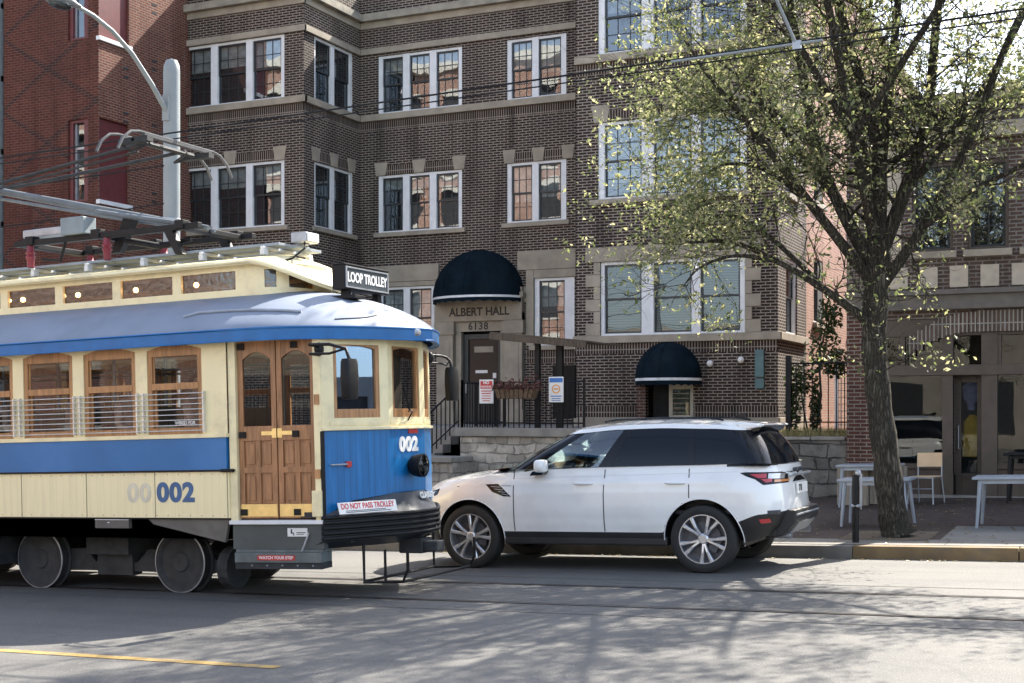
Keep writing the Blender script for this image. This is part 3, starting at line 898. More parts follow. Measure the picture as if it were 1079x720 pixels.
# ---------------------------------------------------------------- red brick building on the left
red = thing('brick_building', 'red brick building with dark lattice pattern and maroon corner windows', 'building', (-26, 28, 0))
XRB, YRB = -23.42, 26.0
RF, RS = fy(YRB), fx(XRB)
rz = [(2.9,5.0),(7.0,9.08),(11.1,13.2)]
hf = [(-24.42,XRB-.0001,a,b) for a,b in rz]
mb = MB(RF)
wall_cells(mb, -26.6, XRB, -1.2, 16, [(h[0], XRB-.35, h[2], h[3]) for h in hf], .3)
mb.build('wall', M['red_brick'], red, recalc=False)
mb = MB(RS)
wall_cells(mb, YRB, 42, -1.2, 16, [(YRB+.02, 27.12, a, b) for a, b in rz], .12)
mb.build('wall', M['red_brick_plain'], red, recalc=False)
mb = MB(); mb.box(-26.6, XRB-.5, YRB+.5, 42, -1.2, 16.0); mb.build('interior', M['room'], red)
for a, b in rz:
    m2 = MB(RS); m2.box(YRB+.03, 27.11, -.11, -.07, a+.02, b-.01)
    pn = m2.build('corner_panel', M['maroon'], red)
    m2 = MB(RS); m2.box(YRB-.03, 27.2, -.06, .06, a-.09, a+.015); m2.build('sill', M['white_frame'], red, bevel=.006)
    m2 = MB(RF); m2.box(-24.42,-24.30,-.28,-.05,a,b); m2.box(-23.92,XRB-.345,-.28,-.03,a,b); m2.box(-24.30,-23.92,-.28,-.05,b-.08,b); m2.box(-24.30,-23.92,-.28,-.05,a,a+.06)
    wf = m2.build('window', M['maroon'], red, bevel=.005)
    m2 = MB(RF); m2.box(-24.30,-24.24,-.2,-.12,a+.06,b-.08); m2.box(-23.98,-23.92,-.2,-.12,a+.06,b-.08); m2.box(-24.24,-23.98,-.2,-.12,(a+b)/2+.3,(a+b)/2+.36)
    m2.build('frame', M['galv'], wf)
    m2 = MB(RF); m2.face([(-24.24,-.16,a+.06),(-23.98,-.16,a+.06),(-23.98,-.16,b-.08),(-24.24,-.16,b-.08)]); m2.build('pane', M['pane'], wf, recalc=False)
for (yy, z) in ((28.0, 11.0),(28.0,9.3),(26.9,10.55),(28.0,7.5),(28.0,6.0),(26.9,9.4),(28.0,12.5)):
    for q in (0, .22):
        m2 = MB(RS); m2.box(yy, yy+.2, -.05, .004, z-q-.065, z-q); m2.build('wall_vent', M['room'], red)
# glazed stair tower at the left end
gt = MB(RF)
for k in range(12):
    gt.box(-26.78-k*1.4, -26.66-k*1.4, -.3, .08, -1, 16)
for k in range(9): gt.box(-42, -26.66, -.3, .04, .8+k*1.9, .95+k*1.9)
fr = gt.build('curtain_wall', P('grey_mullion', (.30,.33,.34), .4, metal=.3), red)
gt = MB(RF); gt.face([(-42,-.1,-1),(-26.7,-.1,-1),(-26.7,-.1,16),(-42,-.1,16)]); gt.build('pane', M['pane_clear'], fr, recalc=False)
gt = MB(RF); gt.box(-42,-26.7,-8,-2,-1,15.5); gt.build('interior', P('dim_interior', (.10,.12,.12), .9, var=.4, scale=.8), fr)

# ---------------------------------------------------------------- storefront building on the right
sh = thing('shop_building', 'brown brick shop with arched brick band, big shop windows and pale stone panels', 'building', (-1, 24, 0))
SF = fy(24.0)
X0 = -4.54
mb = MB(SF)
mb.box(X0, -3.96, -.5, .02, -.2, 3.3); mb.build('pier', M['pier_brick'], sh)
holes = [(-3.96,-2.92,.80,2.42),(-3.5,-2.1,2.5,3.0),(-2.0,2.2,2.5,3.05),(-2.72,-2.28,.62,2.30),(-2.05,1.9,.80,2.36),
         (-3.42,-2.74,4.46,6.0),(-2.50,-1.84,4.44,6.0),(-1.6,-.94,4.44,6.0),(-.7,-.04,4.44,6.0),(.3,.96,4.44,6)]
mb = MB(SF); wall_cells(mb, X0+.001, 9, 3.3, 7.1, holes); mb.build('wall', M['brown_brick'], sh, recalc=False)
mb = MB(); mb.box(X0, 9, 27.0, 45, -.3, 7.0); mb.box(X0+.1, 9, 24.3, 26.99, 3.2, 3.3); mb.box(X0, 9, 24.2, 26.99, 6.9, 7.0); mb.box(X0+.1, 9, 24.3, 26.99, .12, .16); mb.box(8.9, 9, 24.3, 26.99, .17, 6.89); mb.build('interior', M['room'], sh)
mb = MB(fx(X0)); mb.face([(24,-.003,-.3),(45,-.003,-.3),(45,-.003,7.1),(24,-.003,7.1)]); mb.build('wall', M['pink_brick'], sh, recalc=False)
# soldier arch band and cornice, sign fascia
mb = MB(SF); mb.box(-2.35, 9, -.02, .05, 3.06, 3.42)
for k in range(9):
    a0 = -2.36 - k*.125; 
    mb.box(a0-.12, a0, -.02, .05, 3.06-k*k*.006, 3.40-k*k*.006)
mb.build('brick_arch_band', M['brown_soldier'], sh)
mb = MB(SF); mb.box(X0, 9, -.02, .14, 3.45, 3.70); mb.box(X0, 9, -.02, .20, 3.70, 3.79); mb.build('cornice', P('brown_stone', (.14,.125,.11),.85), sh, bevel=.012)
psm = P('pale_stone_panel', (.45,.39,.31), .85)
x = X0 + .75
while x < 5:
    mb = MB(SF); mb.box(x, x+.30, -.02, .03, 3.83, 4.20); mb.build('stone_panel', psm, sh, bevel=.008); x += .50
mb = MB(SF); mb.box(-3.86,-3.60,-.02,.035,4.35,6.3); mb.build('stone_panel', psm, sh, bevel=.008)
mb = MB(SF); mb.box(-4.54, 9, -.02, .16, 6.35, 6.6); mb.box(-4.6, 9, -.02, .12, 7.0, 7.15); mb.build('cornice', M['stone'], sh, bevel=.012)
for (a, b) in ((-3.42,-2.74),(-2.50,-1.84),(-1.6,-.94),(-.7,-.04),(.3,.96)):
    window(sh, SF, a, b, 4.46, 6.0, [(a+.05,b-.05)], (1,1), 'blind_teal', fr='brown_frame', blind_top=.6)
    sill(sh, SF, a-.06, b+.06, 4.46)
# timber shopfront: posts, transoms, bulkheads
mb = MB(SF)
for (a, b) in ((-3.96,-3.90),(-2.92,-2.74),(-2.28,-2.02),(1.9,2.1)): mb.box(a, b, -.16, .0, .2, 3.05)
mb.box(-3.96, 2.1, -.165, .03, 2.32, 2.50); mb.box(-3.96, 2.1, -.16, -.02, 3.0, 3.3)
mb.box(-2.06,-1.96,-.16,-.01,2.5,3.0); mb.box(-3.62,-3.54,-.16,-.01,2.5,3.0); mb.box(-.6,-.5,-.16,-.01,.8,3.0)
mb.box(-3.90,-2.92,-.14,-.01,.70,.80); mb.box(-2.02,1.9,-.14,-.01,.72,.82)
sf = mb.build('shopfront_frame', M['brown_frame'], sh, bevel=.008)
mb = MB(SF); mb.box(-3.90,-2.92,-.12,-.05,.1,.70); mb.box(-2.02,1.9,-.12,-.05,.1,.72); mb.build('bulkhead', M['brown_panel'], sf)
mb = MB(SF); mb.box(-3.96,2.1,-.25,.04,-.1,.26); mb.build('plinth', M['concrete'], sf)
mb = MB(SF)
for (a,b,c,d) in ((-3.90,-2.92,.80,2.32),(-2.02,-.6,.82,2.32),(-.5,1.9,.82,2.32),(-3.54,-2.06,2.5,3.0),(-1.96,-.6,2.5,3.0),(-.5,1.9,2.5,3.0),(-3.90,-3.62,2.5,3.0)):
    mb.face([(a,-.09,c),(b,-.09,c),(b,-.09,d),(a,-.09,d)])
mb.build('pane', M['pane_clear'], sf, recalc=False)
mb = MB(SF)
mb.box(-2.74,-2.64,-.4,-.33,.2,2.32); mb.box(-2.38,-2.28,-.4,-.33,.2,2.32); mb.box(-2.64,-2.38,-.4,-.33,.2,.62); mb.box(-2.64,-2.38,-.4,-.33,2.2,2.32)
wm_ = MB(SF); wm_.box(2.101, 9, -.5, .0, -.3, 3.05); wm_.build('wall', M['brown_brick'], sh)
sd_ = mb.build('shop_door', M['brown_frame'], sh, bevel=.006)
mb = MB(SF); mb.face([(-2.64,-.36,.62),(-2.38,-.36,.62),(-2.38,-.36,2.2),(-2.64,-.36,2.2)]); mb.build('pane', M['pane_clear'], sd_, recalc=False)
mb = MB(SF); mb.tube([(-2.68,-.32,1.05),(-2.68,-.27,1.05),(-2.68,-.27,1.45),(-2.68,-.32,1.45)], .012); mb.build('handle', M['galv'], sd_)

# ---------------------------------------------------------------- row across the street, behind the viewer (seen in the window glass)
ac = thing('brick_building', 'tall sunlit red brick block across the street, mirrored in the window glass', 'building', (-50, -15, 0))
mb = MB(lambda u, w_, z: (u, -15 + w_, z)); hs = []
for i in range(14):
    for j in range(7): hs.append((-76+i*3.4, -74.4+i*3.4, 1.2+j*3.3, 3.2+j*3.3))
wall_cells(mb, -78, -29, -3, 25, hs, .2); mb.build('wall', M['across_brick'], ac, recalc=False)
mb = MB(lambda u, w_, z: (u, -15 + w_, z))
for h in hs: mb.box(h[0]-.15,h[1]+.15,-.1,.12,h[3],h[3]+.35); mb.box(h[0]-.1,h[1]+.1,-.1,.12,h[2]-.2,h[2])
mb.box(-78,-29,-.1,.4,24.6,25.3); mb.build('stone_trim', P('pale_trim',(.6,.57,.5),.8), ac)
mb = MB(lambda u, w_, z: (u, -15 + w_, z))
for h in hs: mb.face([(h[0],-.2,h[2]),(h[1],-.2,h[2]),(h[1],-.2,h[3]),(h[0],-.2,h[3])])
mb.build('window', M['room'], ac, recalc=False)
ac2 = thing('brick_building', 'low buff shop row across the street, mirrored in the shop glass', 'building', (-10, -15, 0))
mb = MB(); mb.box(-28.9, 22, -24, -15.2, -2, 6.5); mb.build('wall', P('buff_stucco', (.36,.32,.26), .9, var=.2, scale=.6), ac2)  # unseen row, pale and raised to bounce warm sun onto shaded fronts
mb = MB()
for i in range(12): mb.box(-27.5+i*4, -24.6+i*4, -15.25, -15.12, .7, 3.0)
mb.build('window', M['room'], ac2)

sb = thing('office_building', 'grey office block far down the street to the right, mirrored in the trolley cab glass', 'building', (45, 28, 1.0))
hs = [(17+i*3.2, 18.8+i*3.2, 2.5+j*3.2, 4.5+j*3.2) for i in range(8) for j in range(1)]
mb = MB(lambda u, w_, z: (40 - w_, u, z)); wall_cells(mb, 15.5, 43, -.5, 5.4, hs, .2); mb.build('wall', P('grey_render', (.22,.21,.20), .9, var=.2, scale=.5), sb, recalc=False)
mb = MB(); mb.box(40.2, 52, 15.5, 43, -.5, 5.3); mb.build('interior', M['room'], sb)
# ---------------------------------------------------------------- walls, railings, terrace furniture
def pickets(mb, p, q, z0, z1, step=.115, r=.009, zb0=None, zb1=None):
    """straight run of railing from p to q (x, y), bars from z0 to z1"""
    p, q = Vector((p[0],p[1],0)), Vector((q[0],q[1],0))
    L = (q-p).length; n = max(1, int(L/step))
    for i in range(n+1):
        c = p.lerp(q, i/n)
        big = (i in (0, n))
        rr = .02 if big else r
        mb.box(c.x-rr, c.x+rr, c.y-rr, c.y+rr, z0, z1 + (.04 if big else 0))
    for z in (z0+.10, z1-.02):
        mb.tube([(p.x,p.y,z),(q.x,q.y,z)], .016, 6)

wl = thing('retaining_wall', 'rough pale rubble stone wall holding up the entrance terrace behind the white car', 'wall', (-11, 24.2, 0))
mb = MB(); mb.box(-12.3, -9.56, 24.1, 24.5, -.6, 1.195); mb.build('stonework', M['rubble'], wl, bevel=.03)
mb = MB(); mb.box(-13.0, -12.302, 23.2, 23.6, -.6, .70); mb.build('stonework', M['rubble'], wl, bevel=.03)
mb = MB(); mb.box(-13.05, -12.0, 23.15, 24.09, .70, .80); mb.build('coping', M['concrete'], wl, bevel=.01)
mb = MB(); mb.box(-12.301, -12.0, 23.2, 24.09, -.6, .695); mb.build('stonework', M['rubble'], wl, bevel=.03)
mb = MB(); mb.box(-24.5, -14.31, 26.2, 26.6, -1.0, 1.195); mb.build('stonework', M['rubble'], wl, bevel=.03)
w2 = thing('retaining_wall', 'dark rubble stone wall below the dry lawn and iron fence beside the shop', 'wall', (-7, 24.2, 0))
mb = MB(); mb.box(-9.55, -4.56, 24.1, 24.5, -.6, 1.18)
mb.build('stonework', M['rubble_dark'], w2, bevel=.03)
mb = MB()
rl = random.Random(11)
for k in range(8):
    mb.box(-9.5+k*.615, -9.5+k*.615+.6, 24.06, 24.55, 1.181, 1.23+rl.uniform(0,.03))
mb.build('coping', M['concrete'], w2, bevel=.02)
# steps up to the terrace
mb = MB()
for k in range(8):
    mb.box(-14.3, -13.06, 23.0+k*.36, 26.3, -.4, .0+.168*(k+1))
st = tag(mb.build('steps', M['concrete'], bevel=.012, loc=(-13.7, 23, 0)), 'grey concrete steps climbing to the terrace beside the blue trolley front', 'steps')
mb = MB()
pts = [(-13.1, 22.8), (-13.1, 25.6)]
n = 14
for i in range(n+1):
    t = i/n; y = 22.8+2.8*t; z = .15+1.2*t
    mb.box(-13.11, -13.09, y-.01, y+.01, z, z+.88)
mb.tube([(-13.1,22.8,1.0),(-13.1,25.6,2.25)], .02, 6); mb.tube([(-13.1,22.8,.3),(-13.1,25.6,1.5)], .014, 6)
mb.tube([(-13.1,22.8,0),(-13.1,22.8,1.05)], .025, 6)
tag(mb.build('handrail', M['iron'], loc=(-13.1, 22.8, 0)), 'sloping black iron handrail beside the concrete steps', 'railing')
mb = MB()
pickets(mb, (-12.28, 24.16), (-9.62, 24.16), 1.37, 2.30); pickets(mb, (-12.28, 24.16), (-12.28, 25.8), 1.37, 2.30)
pickets(mb, (-13.0, 26.25), (-12.3, 26.25), 1.37, 2.30)
tag(mb.build('railing', M['iron'], loc=(-11, 24.16, 1.37)), 'black iron picket railing along the terrace edge, with two notices on it', 'railing')
mb = MB(); pickets(mb, (-19.5, 26.3), (-14.4, 26.3), 1.37, 2.35)
tag(mb.build('railing', M['iron'], loc=(-17, 26.3, 1.37)), 'black iron railing above the steps, glimpsed behind the trolley mirror', 'railing')

def notice(name, label, cx, z0, z1, wd, rows):
    t = thing(name, label, 'sign', (cx, 24.12, z0), group='notices on the terrace railing')
    mb = MB(); mb.box(-wd/2, wd/2, -.008, .008, 0, z1-z0); mb.build('board', M['white_sign'], t, world=False, bevel=.004)
    for (nm, mat, boxes) in rows:
        mb = MB()
        for (a,b,c,d) in boxes: mb.box(a*wd, b*wd, -.0125, -.008, c*(z1-z0), d*(z1-z0))
        mb.build(nm, M[mat], t, world=False)
    return t
t = notice('warning_sign', 'white notice with red heading fixed to the terrace railing below the door', -11.71, 1.86, 2.34, .31,
    [('heading', 'red_ink', [(-.42,.42,.62,.94)]), ('printed_lines', 'red_ink', [(-.38,.38,.50,.54),(-.34,.34,.40,.44),(-.3,.3,.30,.33),(-.34,.34,.20,.23),(-.25,.25,.10,.13)])])
text_mesh('NO', .085, lambda u, v_, w_: (u, -.0125-w_, .415+v_), .001, .003).build('lettering', M['white_sign'], t, world=False)
text_mesh('PARKING', .055, lambda u, v_, w_: (u, -.0125-w_, .335+v_), .001, .002).build('lettering', M['white_sign'], t, world=False)
t = notice('warning_sign', 'white notice with blue heading and orange ring fixed to the terrace railing', -10.19, 1.88, 2.38, .31,
    [('heading', 'blue_ink', [(-.45,.45,.78,.95)]), ('printed_lines', 'blue_ink', [(-.36,.36,.22,.26),(-.3,.3,.13,.16),(-.3,.3,.06,.085)])])
mb = MB(); mb.lathe([(.068,-.0135),(.088,-.0135),(.088,-.010),(.068,-.010),(.068,-.0135)], (0,0,.26), 'y', 28); mb.box(-.05,.05,-.0135,-.010,.25,.275)
mb.build('ring', M['orange_ink'], t, world=False)
# flower box on the railing
t = thing('flower_box', 'wire and coir flower box of dried dark red flowers hung on the railing', 'planter', (-11.0, 24.02, 1.95))
mb = MB(); mb.prism([(-.38,.0),(.38,.0),(.46,.2),(-.46,.2)], 'y', -.12, .12); mb.build('box', P('coir_liner',(.13,.085,.05),.95,var=.4,scale=30,bump=.6), t, world=False, bevel=.02)
mb = MB()
for k in range(9):
    x = -.44+.11*k; mb.tube([(x*.85,-.125,0),(x,-.135,.21)], .006, 5)
mb.tube([(-.47,-.135,.21),(.47,-.135,.21)], .008, 5); mb.build('wire_frame', M['iron'], t, world=False)
rl = random.Random(5); mb = MB()
for k in range(500):
    c = Vector((rl.uniform(-.5,.5), rl.uniform(-.16,.14), .2+abs(rl.gauss(0,.08))-.05*rl.random()))
    a = Vector((rl.gauss(0,1),rl.gauss(0,1),rl.gauss(0,1))).normalized()*rl.uniform(.02,.045); b = a.orthogonal().normalized()*a.length*.6
    mb.face([c-a, c+b, c+a, c-b])
mb.build('flowers', M['flowers'], t, world=False, recalc=False)
# rustic timber shelter
t = thing('timber_shelter', 'small lean-to shelter with a weathered plank roof on dark posts by the railing', 'shelter', (-10.8, 24.6, 1.36))
for (x, y) in ((-.08,.2),(.40,.25),(-.08,1.3)):
    mb = MB(); mb.box(x-.05,x+.05,y-.05,y+.05,0,1.75); mb.build('post', M['black'], t, world=False, bevel=.006)
mb = MB()
for k in range(7):
    y = -.25 + k*.29
    mb.prism([(-.95, 1.92+.0*k),(1.15, 1.70),(1.15, 1.735),(-.95, 1.955)], 'y', y, y+.27)
mb.prism([(-.95,1.80),(1.15,1.58),(1.15,1.70),(-.95,1.92)], 'y', -.28, -.252)
mb.build('roof', M['dark_plank'], t, world=False, bevel=.008)
mb = MB(); mb.box(-.1,.4,1.0,1.1,.2,1.3); mb.build('back_panel', M['black'], t, world=False)

# iron fence on the yard wall, dry lawn and vine
mb = MB()
pickets(mb, (-5.82, 25.0), (-4.62, 25.0), 1.22, 2.62, step=.135)
mb.box(-5.86, -5.76, 24.95, 25.05, 1.2, 2.75)
mb.tube([(-5.8,25,1.5),(-4.62,25,1.5)], .014, 6)
tag(mb.build('fence', M['iron'], loc=(-5.2, 25, 1.22)), 'tall black iron picket fence on the stone wall between apartment house and shop', 'fence')
rl = random.Random(9); mb = MB()
for k in range(5200):
    x, y = rl.uniform(-9.4,-4.6), 24.4+rl.random()**1.6*3.5
    h = rl.uniform(.04,.13); a = rl.uniform(0,6.28); d = .012
    lx, ly = rl.gauss(0,.05), rl.gauss(0,.05)
    mb.face([(x-d*math.cos(a),y-d*math.sin(a),1.2),(x+d*math.cos(a),y+d*math.sin(a),1.2),(x+lx,y+ly,1.24+h*1.5)])
tag(mb.build('dry_grass', M['dry'], recalc=False, loc=(-7,25,1.2)), 'pale dry grass along the top of the stone wall', 'grass', kind='stuff')
def leafcloud(name, mat, blobs, n, size, seed, parent=None, **kw):
    rl = random.Random(seed); mb = MB()
    for k in range(n):
        c, r = blobs[rl.randrange(len(blobs))]
        d = Vector((rl.gauss(0,1),rl.gauss(0,1),rl.gauss(0,1)))
        d = d.normalized()*rl.random()**.45
        p = Vector((c[0]+d.x*r[0], c[1]+d.y*r[1], c[2]+d.z*r[2]))
        a = Vector((rl.gauss(0,1),rl.gauss(0,1),rl.gauss(0,.7))).normalized()*size*rl.uniform(.6,1.3)
        b = a.orthogonal().normalized(); b.rotate(Matrix.Rotation(rl.uniform(0,6.28),3,a)); b *= a.length*.55
        mb.face([p-a, p+b, p+a, p-b])
    return mb.build(name, mat, parent, recalc=False, **kw)
t = thing('climbing_vine', 'dark green vine climbing over the iron fence beside the apartment house', 'vine', (-5.3, 25.4, 1.2))
leafcloud('foliage', M['vine'], [((-5.6,25.2,2.3),(.35,.2,.4)),((-5.3,25.6,2.9),(.35,.3,.5)),((-5.15,25.5,3.5),(.25,.25,.45)),((-5.75,25.1,1.8),(.15,.15,.5)),((-5.0,25.4,2.6),(.3,.2,.3)),((-5.35,25.2,1.7),(.12,.1,.5))], 2600, .045, 21, t)
mb = MB(); mb.tube([(-5.4,25.4,1.2),(-5.3,25.45,2.0),(-5.35,25.5,2.7),(-5.2,25.5,3.4)], [.03,.025,.02,.01], 6); mb.tube([(-5.5,25.3,1.2),(-5.6,25.2,1.9),(-5.65,25.2,2.4)], [.02,.015,.01], 6)
mb.build('stem', M['bark'], t)
t = thing('gate_screen', 'white framed lattice gate at the foot of the side wall behind the fence', 'gate', (-5.0, 27.5, 1.2))
mb = MB(); mb.box(-.45,-.38,0,.06,0,1.5); mb.box(.38,.45,0,.06,0,1.5); mb.box(-.38,.38,0,.06,1.43,1.5); mb.build('frame', M['white_frame'], t, world=False)
mb = MB()
for k in range(6): mb.box(-.33+k*.125,-.315+k*.125,.02,.04,0,1.43)
for k in range(10): mb.box(-.38,.38,.021,.039,.08+k*.14,.095+k*.14)
mb.build('lattice', M['stone'], t, world=False)

# ---------------------------------------------------------------- pavement furniture
def gz(x, y): return G*x + swz(y)
def table(name, label, cx, cy, wd, dp, h=.74, mat='grey_metal', rot=0, group='tables in front of the shop'):
    t = thing(name, label, 'table', (cx, cy, gz(cx, cy)), (0, -math.atan(G), rot), group)
    mb = MB(); mb.box(-wd/2, wd/2, -dp/2, dp/2, h-.035, h); mb.build('tabletop', M[mat], t, world=False, bevel=.008)
    mb = MB(); mb.box(-wd/2+.08, wd/2-.08, -dp/2+.06, dp/2-.06, h-.09, h-.036); mb.build('apron', M[mat], t, world=False)
    for sx in (-1, 1):
        for sy in (-1, 1):
            mb = MB(); mb.tube([(sx*(wd/2-.10), sy*(dp/2-.08), h-.04), (sx*(wd/2-.04), sy*(dp/2-.03), 0)], [.034, .019], 8)
            mb.build('leg', M[mat], t, world=False)
    return t
table('cafe_table', 'grey metal cafe table just behind the leaning tree trunk', -3.18, 19.1, .98, .70, .66)
table('cafe_table', 'long grey metal cafe table on the concrete slabs near the kerb', -1.16, 19.0, 1.42, .75, .68)
table('cafe_table', 'grey metal cafe table farther back against the brick pier of the shop', -3.80, 22.2, 1.0, .7, .69)
table('side_table', 'low black table standing against the shop window', -1.2, 23.0, 1.2, .6, .80, 'black')
t = thing('cafe_chair', 'tubular steel chair with a light plywood back in front of the shop window', 'chair', (-3.02, 22.75, gz(-3.02, 22.75)), (0, -math.atan(G), R(-14)))
mb = MB(); mb.box(-.21,.21,-.2,.2,.435,.455); mb.build('seat', M['light_wood'], t, world=False, bevel=.012)
mb = MB()
pr = [(-.21+.42*i/8, .0) for i in range(9)]
rows = [[(x, .19+.03*(1-(x/.21)**2)+.0+(zz-.6)*.12, zz) for (x,_) in pr] for zz in (.60,.66,.72,.78,.83)]
mb.grid(rows); rows2 = [[(p[0], p[1]+.016, p[2]) for p in r] for r in rows]; mb.grid(rows2)
mb.grid([rows[0], rows2[0]]); mb.grid([rows[-1], rows2[-1]]); mb.grid([[r[0] for r in rows],[r[0] for r in rows2]]); mb.grid([[r[-1] for r in rows],[r[-1] for r in rows2]])
mb.build('backrest', M['light_wood'], t, world=False, merge=True)
for sx in (-1, 1):
    mb = MB(); mb.tube([(sx*.2,-.2,.43),(sx*.215,-.24,0)], .012, 7); mb.build('leg', M['galv'], t, world=False)
    mb = MB(); mb.tube([(sx*.215,.25,0),(sx*.2,.19,.43),(sx*.2,.215,.62),(sx*.195,.235,.8)], .012, 7); mb.build('leg', M['galv'], t, world=False)
mb = MB(); mb.tube([(-.2,-.2,.425),(.2,-.2,.425),(.2,.19,.425),(-.2,.19,.425),(-.2,-.2,.425)], .011, 6); mb.tube([(-.205,-.21,.25),(.205,-.21,.25)], .009, 6); mb.build('seat_frame', M['galv'], t, world=False)
# boarded planters by the pier
for k, (x, y, wd, lb) in enumerate(((-4.15, 22.6, .5, 'narrow grey timber planter beside the stone wall, under the rear cafe table'), (-3.62, 22.75, .55, 'broad pale timber planter partly hidden by the tree trunk'))):
    t = thing('timber_planter', lb, 'planter', (x, y, gz(x, y)), group='timber planters by the brick pier')
    mb = MB()
    for q in range(4):
        a = -wd/2 + q*wd/4
        mb.box(a+.003, a+wd/4-.003, -.2, -.175, 0, .62); mb.box(a+.003, a+wd/4-.003, .175, .2, 0, .62)
    mb.box(-wd/2, -wd/2+.025, -.174, .174, 0, .62); mb.box(wd/2-.025, wd/2, -.174, .174, 0, .62)
    mb.build('planter_box', M['weath_wood'], t, world=False)
    mb = MB(); mb.box(-wd/2+.026, wd/2-.026, -.173, .173, .4, .56); mb.build('soil', M['soil'], t, world=False)
# bollard
t = thing('meter_post', 'short black steel post with a clamped grey pipe at the kerb by the tree', 'bollard', (-3.08, 16.85, gz(-3.08, 16.85)))
mb = MB(); mb.tube([(0,0,-.05),(0,0,.84)], .042, 14); mb.build('post', M['black'], t, world=False, smooth=40)
mb = MB(); mb.tube([(.065,-.01,.42),(.07,-.01,.86)], .014, 8); mb.tube([(-.05,-.02,.46),(.08,-.02,.46)], .022, 8); mb.ball((.03,0,.87), .04); mb.build('pipe', M['galv'], t, world=False, smooth=50)
# goods in the shop window
t = thing('yellow_garment', 'bright yellow garment hanging in the shop doorway window', 'garment', (-2.5, 24.75, .9))
rows = []
for (z, wd) in ((0,.17),(.25,.165),(.5,.15),(.62,.15),(.70,.08),(.74,.05)):
    rows.append([(wd*math.cos(a), -.06*math.sin(a)-.015*math.cos(5*a), z) for a in [2*math.pi*q/20 for q in range(21)]])
mb = MB(); mb.grid(rows); mb.build('cloth', P('yellow_cloth',(.75,.46,.02),.8,var=.15), t, world=False, smooth=50)
t = thing('blue_garment', 'pale blue and lilac garment hanging above the yellow one', 'garment', (-2.52, 24.75, 1.72))
rows = []
for (z, wd) in ((0,.06),(.12,.07),(.2,.13),(.42,.14),(.5,.06)):
    rows.append([(wd*math.cos(a), -.05*math.sin(a), z) for a in [2*math.pi*q/16 for q in range(17)]])
mb = MB(); mb.grid(rows); mb.build('cloth', P('lilac_cloth',(.30,.32,.55),.8,var=.3,scale=14), t, world=False, smooth=50)
# ---------------------------------------------------------------- the trolley
M['cream'] = P('cream_paint', (.88, .76, .46), .38, var=.05, scale=3, coat=.2, dirt=(.42,.36,.25,.5), dscale=3.5)
M['cream_boards'] = boards('cream_boards', (.88, .76, .46), .095, .4, .05, .0015, coat=.2, line=.16, streak=(.50,.44,.30,.3))
M['trolley_blue'] = boards('blue_boards', (.003, .135, .37), .07, .38, .18, .003, coat=.1, streak=(.10,.22,.50,.25))
M['blue_trim'] = P('blue_trim_paint', (.003, .125, .36), .45, var=.12, coat=.05)
M['roof_paint'] = P('pale_roof_canvas', (.19, .225, .29), .6, var=.08, scale=2, dirt=(.12,.145,.19,.6), dscale=1.5)
M['oak'] = wood('varnished_oak', (.44, .22, .09), .32)
M['oak_dark'] = wood('oak_door', (.38, .18, .08), .35)
M['brass'] = P('brass', (.80, .58, .25), .32, metal=.75, var=.12, scale=12)
M['tglass'] = glass('trolley_glass', tint=(.78,.80,.80), refl=.02, wavy=.0)
M['cabglass'] = glass('cab_glass', tint=(.45,.5,.55), refl=.34, gl=(.50,.68,.95))  # blue gloss tint paints sky colour into the cab reflection
M['clere'] = glass('clerestory_glass', tint=(.40,.30,.20), refl=.10, wavy=.03, wscale=14, rough=.10)
M['under'] = P('grimy_underframe', (.028, .031, .034), .8, var=.4, scale=8, dirt=(.06,.055,.05,.6))
M['grey_apron'] = P('grey_brown_apron', (.13, .12, .105), .7, var=.2, dirt=(.05,.05,.045,.6))
M['lamp_red'] = P('red_porcelain', (.20, .025, .04), .5)
M['bluegrey_ink'] = P('faded_blue_numerals', (.05, .12, .26), .5)
M['ghost_ink'] = P('ghost_numerals', (.66, .60, .46), .5)
M['steel_wheel'] = P('dusty_wheel', (.04, .042, .045), .75, metal=.1, var=.3, scale=9)
M['seat_wood'] = wood('slatted_seat', (.16, .085, .04), .5)
M['bulb'] = emit('warm_interior_bulb', (1.0, .62, .26), 9.0)

TROT = (0, -math.atan(G), 0)
tr = thing('trolley', 'cream and blue heritage trolley lettered LOOP TROLLEY 002, nose against the white car', 'trolley', (-6.9, 12.44, -.2001), TROT)
XM = -5.527
BX0, BX1 = -9.654, -1.40          # saloon
HW = 1.29
def fac(p, q):
    p, q = Vector((p[0],p[1],0)), Vector((q[0],q[1],0))
    d = (q-p).normalized(); n = Vector((d.y, -d.x, 0))
    return (lambda u, w_, z: (p.x+d.x*u+n.x*w_, p.y+d.y*u+n.y*w_, z)), (q-p).length
def T(mb, name, mat, par=None, **k):
    k.setdefault('world', False)
    return mb.build(name, mat if isinstance(mat, (list, tuple)) else M[mat], par or tr, **k)
def both(mb):
    return mb.twin(1)
